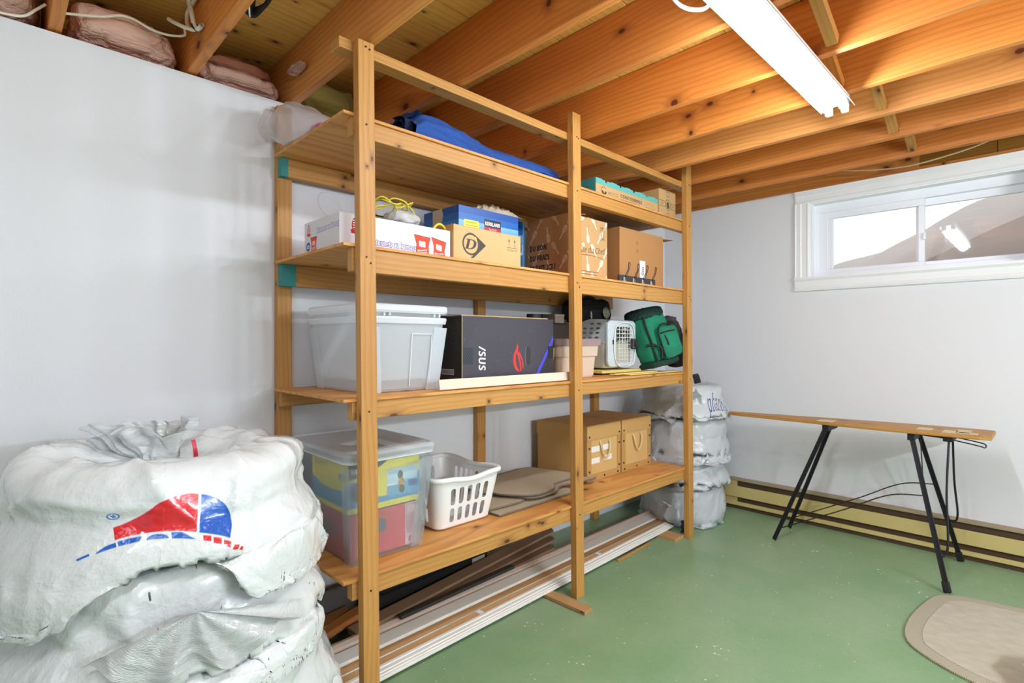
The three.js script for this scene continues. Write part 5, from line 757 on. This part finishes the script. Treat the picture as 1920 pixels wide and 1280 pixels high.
{ // oval mat
  const T = thing('door_mat', 'rounded beige woven mat on the green floor beside the ironing board', 'mat', [3.15, 0, 0.2]);
  const pts = [[2.85, -0.44], [2.945, -0.475], [3.10, -0.485], [3.35, -0.46], [3.49, -0.425], [3.565, -0.345], [3.60, -0.2], [3.63, 0.1], [3.60, 0.6], [3.45, 0.88], [3.1, 0.95], [2.8, 0.85], [2.69, 0.6], [2.665, 0.1], [2.695, -0.17], [2.745, -0.31]];
  const c = new THREE.CatmullRomCurve3(pts.map(([x, z]) => V(x - 3.15, 0, z - 0.2)), true, 'centripetal').getPoints(160).slice(0, -1).map((p) => [p.x, -p.z]);
  let area = 0; c.forEach(([x, y], i) => { const q = c[(i + 1) % c.length]; area += x * q[1] - q[0] * y; }); const IN = area > 0 ? -1 : 1;
  const weave = dataTex(128, 128, (x, y) => { const s = Math.sin(x / 128 * Math.PI * 32) * 0.5 + 0.5, r = Math.sin(y / 128 * Math.PI * 32 + (Math.floor(x / 8) % 2) * 3.14) * 0.5 + 0.5, k = 172 + s * r * 62 - 30 * (1 - s); return [k * 0.99, k * 0.945, k * 0.82]; });
  const ribs = dataTex(256, 256, (x, y) => { const s = Math.sin(x / 256 * Math.PI * 40) * 0.5 + 0.5, n = noise(x / 40, y / 60, 3) * 12 + noise(x / 9, y / 3, 1) * 8, k = 180 + s * 16 + n; return [k * 0.98, k * 0.945, k * 0.84]; });
  add(T, 'border', ext(poly(c), 0.006, 0.002).rotateX(-Math.PI / 2).translate(0, 0.002, 0), std(0xffffff, 0.9, { map: rp(weave, 9, 9), bumpMap: rp(weave, 9, 9), bumpScale: 0.002 }), 'coarse woven border');
  const inner = c.map(([x, y], i) => { const [x0, y0] = c[(i + c.length - 3) % c.length], [x1, y1] = c[(i + 3) % c.length], l = Math.hypot(x1 - x0, y1 - y0); return [x + (y1 - y0) / l * 0.062 * IN, y - (x1 - x0) / l * 0.062 * IN]; }); add(T, 'centre_panel', ext(poly(inner), 0.001, 0.0006).rotateX(-Math.PI / 2).rotateY(0).translate(0, 0.0102, 0), std(0xffffff, 0.92, { map: rp(ribs, 4, 4), bumpMap: rp(ribs, 4, 4), bumpScale: 0.001 }), 'finely ribbed centre');
}
single('white_plastic_bag', 'corner of a crumpled white plastic bag lying on the mat', 'bag', lump(0.16, 0.05, 0.18, 0.8, 0.02, 12, 77).translate(2.865, 0.075, 0.098), bagM);

// ================================================================ UP AMONG THE JOISTS
const pinkT = dataTex(256, 256, (x, y) => { const n = noise(x / 40, y / 40, 1) * 26 + noise(x / 12, y / 30, 4) * 16 + noise(x / 3, y / 3, 9) * 10; return [238 + n * 0.5, 190 + n, 172 + n]; });
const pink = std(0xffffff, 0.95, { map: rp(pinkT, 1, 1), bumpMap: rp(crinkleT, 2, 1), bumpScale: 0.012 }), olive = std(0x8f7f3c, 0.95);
const batt = (name, label, x0, x1, y0, y1, z0, z1, mat, sd, amp = 0.022) => single(name, label, 'insulation', lump((x1 - x0) / 2 - amp * 0.9, (y1 - y0) / 2 - amp * 0.6, (z1 - z0) / 2, 0.42, amp, 8, sd, 60, 40).translate((x0 + x1) / 2, (y0 + y1) / 2, (z0 + z1) / 2), mat);
batt('insulation_batt', 'pink insulation batt in the leftmost ceiling bay, beside the short joist end', -0.235, 0.136, 2.405, 2.60, -2.80, -2.42, pink, 3);
batt('insulation_batt', 'large pink insulation batt bulging over the wall behind the white cable', 0.18, 0.556, 2.40, 2.56, -2.80, -2.415, pink, 11, 0.03);
batt('insulation_batt', 'lower pink insulation roll in the bay above the shelving, nearest the wall top', 0.602, 0.955, 2.40, 2.49, -2.74, -2.43, pink, 19);
batt('insulation_batt', 'upper brownish-pink insulation roll lying on the lower roll above the shelving', 0.62, 0.955, 2.49, 2.585, -2.78, -2.52, std(0xd8b6a0, 0.95, { map: rp(pinkT, 1, 1), bumpMap: rp(crinkleT, 2, 1), bumpScale: 0.012 }), 27);
batt('insulation_tuft', 'small torn pink tuft of insulation stuck to the joist above the plastic bag', 0.905, 0.962, 2.47, 2.50, -2.33, -2.20, pink, 33, 0.008);
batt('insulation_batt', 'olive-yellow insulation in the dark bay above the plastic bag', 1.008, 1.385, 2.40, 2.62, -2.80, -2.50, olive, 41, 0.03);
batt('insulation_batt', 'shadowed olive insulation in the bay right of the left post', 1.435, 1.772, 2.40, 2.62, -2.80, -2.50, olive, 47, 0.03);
single('cable', 'thin white cable running along the left wall top past the short joist end', 'cable', tube([[-0.2, 2.385, -2.40], [-0.028, 2.392, -2.40], [0.03, 2.39, -2.40], [0.077, 2.40, -2.395], [0.108, 2.43, -2.385], [0.131, 2.455, -2.38]], 0.0045, 60), cableW);
single('cable', 'white cable sagging across the large pink insulation batt to the next joist', 'cable', tube([[0.178, 2.434, -2.355], [0.278, 2.465, -2.352], [0.337, 2.492, -2.35], [0.372, 2.493, -2.35], [0.429, 2.478, -2.35], [0.489, 2.482, -2.35], [0.533, 2.50, -2.345], [0.528, 2.515, -2.33]], 0.0045, 70), cableW);
{ const T = thing('cable_loop', 'bunched white cables looped and tied on the joist side', 'cable', [0.545, 2.45, -2.25]);
  addW(T, 'loop', tube([[0.547, 2.60, -2.08], [0.545, 2.60, -2.27], [0.542, 2.588, -2.35], [0.54, 2.55, -2.345], [0.54, 2.50, -2.29], [0.545, 2.475, -2.22], [0.545, 2.466, -2.17]], 0.007, 50), cableW);
  addW(T, 'second_loop', tube([[0.54, 2.625, -2.14], [0.536, 2.61, -2.30], [0.534, 2.56, -2.26], [0.532, 2.52, -2.235], [0.536, 2.485, -2.222], [0.542, 2.465, -2.20], [0.548, 2.47, -2.17]], 0.008, 50), cableW);
  addW(T, 'stub', tube([[0.54, 2.47, -2.22], [0.52, 2.485, -2.26], [0.49, 2.52, -2.32], [0.48, 2.54, -2.35]], 0.007, 20), cableW);
  addW(T, 'tie', tube([[0.53, 2.468, -2.21], [0.553, 2.468, -2.21], [0.553, 2.49, -2.225], [0.53, 2.49, -2.225]], 0.003, 20, true, 6), black); }
{ const T = thing('cable_bundle', 'black cable bundle tied up against the joist left of the shelving', 'cable', [0.68, 2.46, -1.95]);
  for (let k = 0; k < 5; k++) addW(T, 'strand', tube([[0.61 + k * 0.008, 2.56, -1.85], [0.628 + k * 0.007, 2.52 + 0.006 * k, -1.95], [0.645 + k * 0.006, 2.495 + 0.005 * k, -2.01], [0.672, 2.49 + 0.006 * k, -2.02], [0.69, 2.505, -1.98 + 0.008 * k], [0.70, 2.53, -1.90], [0.71 + 0.004 * k, 2.58, -1.83]], 0.0075, 50), rubber);
  addW(T, 'tie', new THREE.TorusGeometry(0.026, 0.003, 8, 24).rotateY(1.2).translate(0.655, 2.503, -2.0), white); }
{ const T = thing('ceiling_hook', 'white plastic half-round hook under a joist beside the strip light', 'hook', [1.55, 2.35, -0.79]);
  addW(T, 'hook', tube([[1.46, 2.415, -0.83], [1.475, 2.385, -0.825], [1.51, 2.355, -0.81], [1.55, 2.348, -0.79], [1.585, 2.355, -0.765], [1.60, 2.372, -0.75]], 0.006, 40), whiteGloss);
  addW(T, 'base_plate', bx(1.435, 1.478, 2.398, 2.43, -0.845, -0.815, 0.004), whiteGloss); }
single('cable', 'thin pale cable drooping in front of the boards above the window', 'cable', tube([[4.0, 2.62, -1.3], [4.15, 2.51, -1.09], [4.15, 2.471, -0.954], [4.15, 2.447, -0.833], [4.15, 2.431, -0.662], [4.15, 2.446, -0.477], [4.15, 2.485, -0.282], [4.12, 2.6, 0.0]], 0.0045, 70), std(0xd9c9a8, 0.5));
// ================================================================ LAMPS
const tubeGlow = new THREE.MeshStandardMaterial({ color: 0xffffff, emissive: new THREE.Color(0.885, 0.965, 1.06), emissiveIntensity: GLOW, roughness: 0.4 });
function striplight(x0, z, label, k0 = 1, y = JB) {
  const L = 1.28, T = thing('fluorescent_light', label, 'light', [x0 + L / 2, y - 0.085, z], 0);
  if (y < JB) for (const e of [-1, 1]) add(T, 'hanging_rod', rod([e * 0.5, 0.08, 0], [e * 0.5, JB + 0.09 - y, 0], 0.004), steel);  // only the two lamps out of view hang on rods
  add(T, 'housing', bx(-L / 2, L / 2, 0.045, 0.083, -0.045, 0.045, 0.003), white);
  const wing = poly([[-0.066, 0.03], [-0.064, 0.03], [-0.046, 0.06], [-0.02, 0.062], [0, 0.05], [0.02, 0.062], [0.046, 0.06], [0.064, 0.03], [0.066, 0.03], [0.05, 0.064], [-0.05, 0.064]]);
  add(T, 'reflector', ext(wing, L, 0).rotateY(Math.PI / 2).translate(-L / 2, 0, 0), whiteGloss);
  for (const s of [-1, 1]) {
    add(T, 'tube', new THREE.CylinderGeometry(0.0165, 0.0165, L - 0.06, 20).rotateZ(Math.PI / 2).translate(0, 0.028, s * 0.031), tubeGlow, 'glowing fluorescent tube');
    for (const e of [-1, 1]) add(T, 'socket', merge([bx(e * (L / 2 - 0.016) - 0.012, e * (L / 2 - 0.016) + 0.012, 0.006, 0.052, s * 0.031 - 0.014, s * 0.031 + 0.014, 0.005), new THREE.CylinderGeometry(0.018, 0.018, 0.02, 16).rotateZ(Math.PI / 2).translate(e * (L / 2 - 0.034), 0.028, s * 0.031)]), white);
  }
  const warm = new THREE.Color(0.885, 0.965, 1.06), r = new THREE.RectAreaLight(warm, LAMP * k0, L - 0.06, 0.1);
  r.position.set(x0 + L / 2, y - 0.089, z); r.lookAt(x0 + L / 2, 0, z); scene.add(r);
  for (let k = 0; k < 4; k++) {                       // the sideways light of the bare tubes
    const p = new THREE.PointLight(warm, SIDE * k0, 0, 2); p.position.set(x0 + L * (k + 0.5) / 4, y - 0.095, z); p.castShadow = true; p.shadow.radius = 2; scene.add(p);
  }
}
striplight(1.40, -0.675, 'lit two-tube fluorescent strip light under the joists above the shelving', 0.85);
striplight(-0.8, -0.55, 'unseen two-tube fluorescent strip light behind the viewpoint, placed to light the left ceiling bays', 0.42, 2.2);  // out of view, placed to light the left wall and ceiling bays
striplight(1.2, 2.1, 'added fill strip light out of view, hung low on rods to brighten the shelf interiors', 2.7, 1.98);  // added fill lamp, out of view, hung low to reach under the shelves
renderer.render(scene, camera);
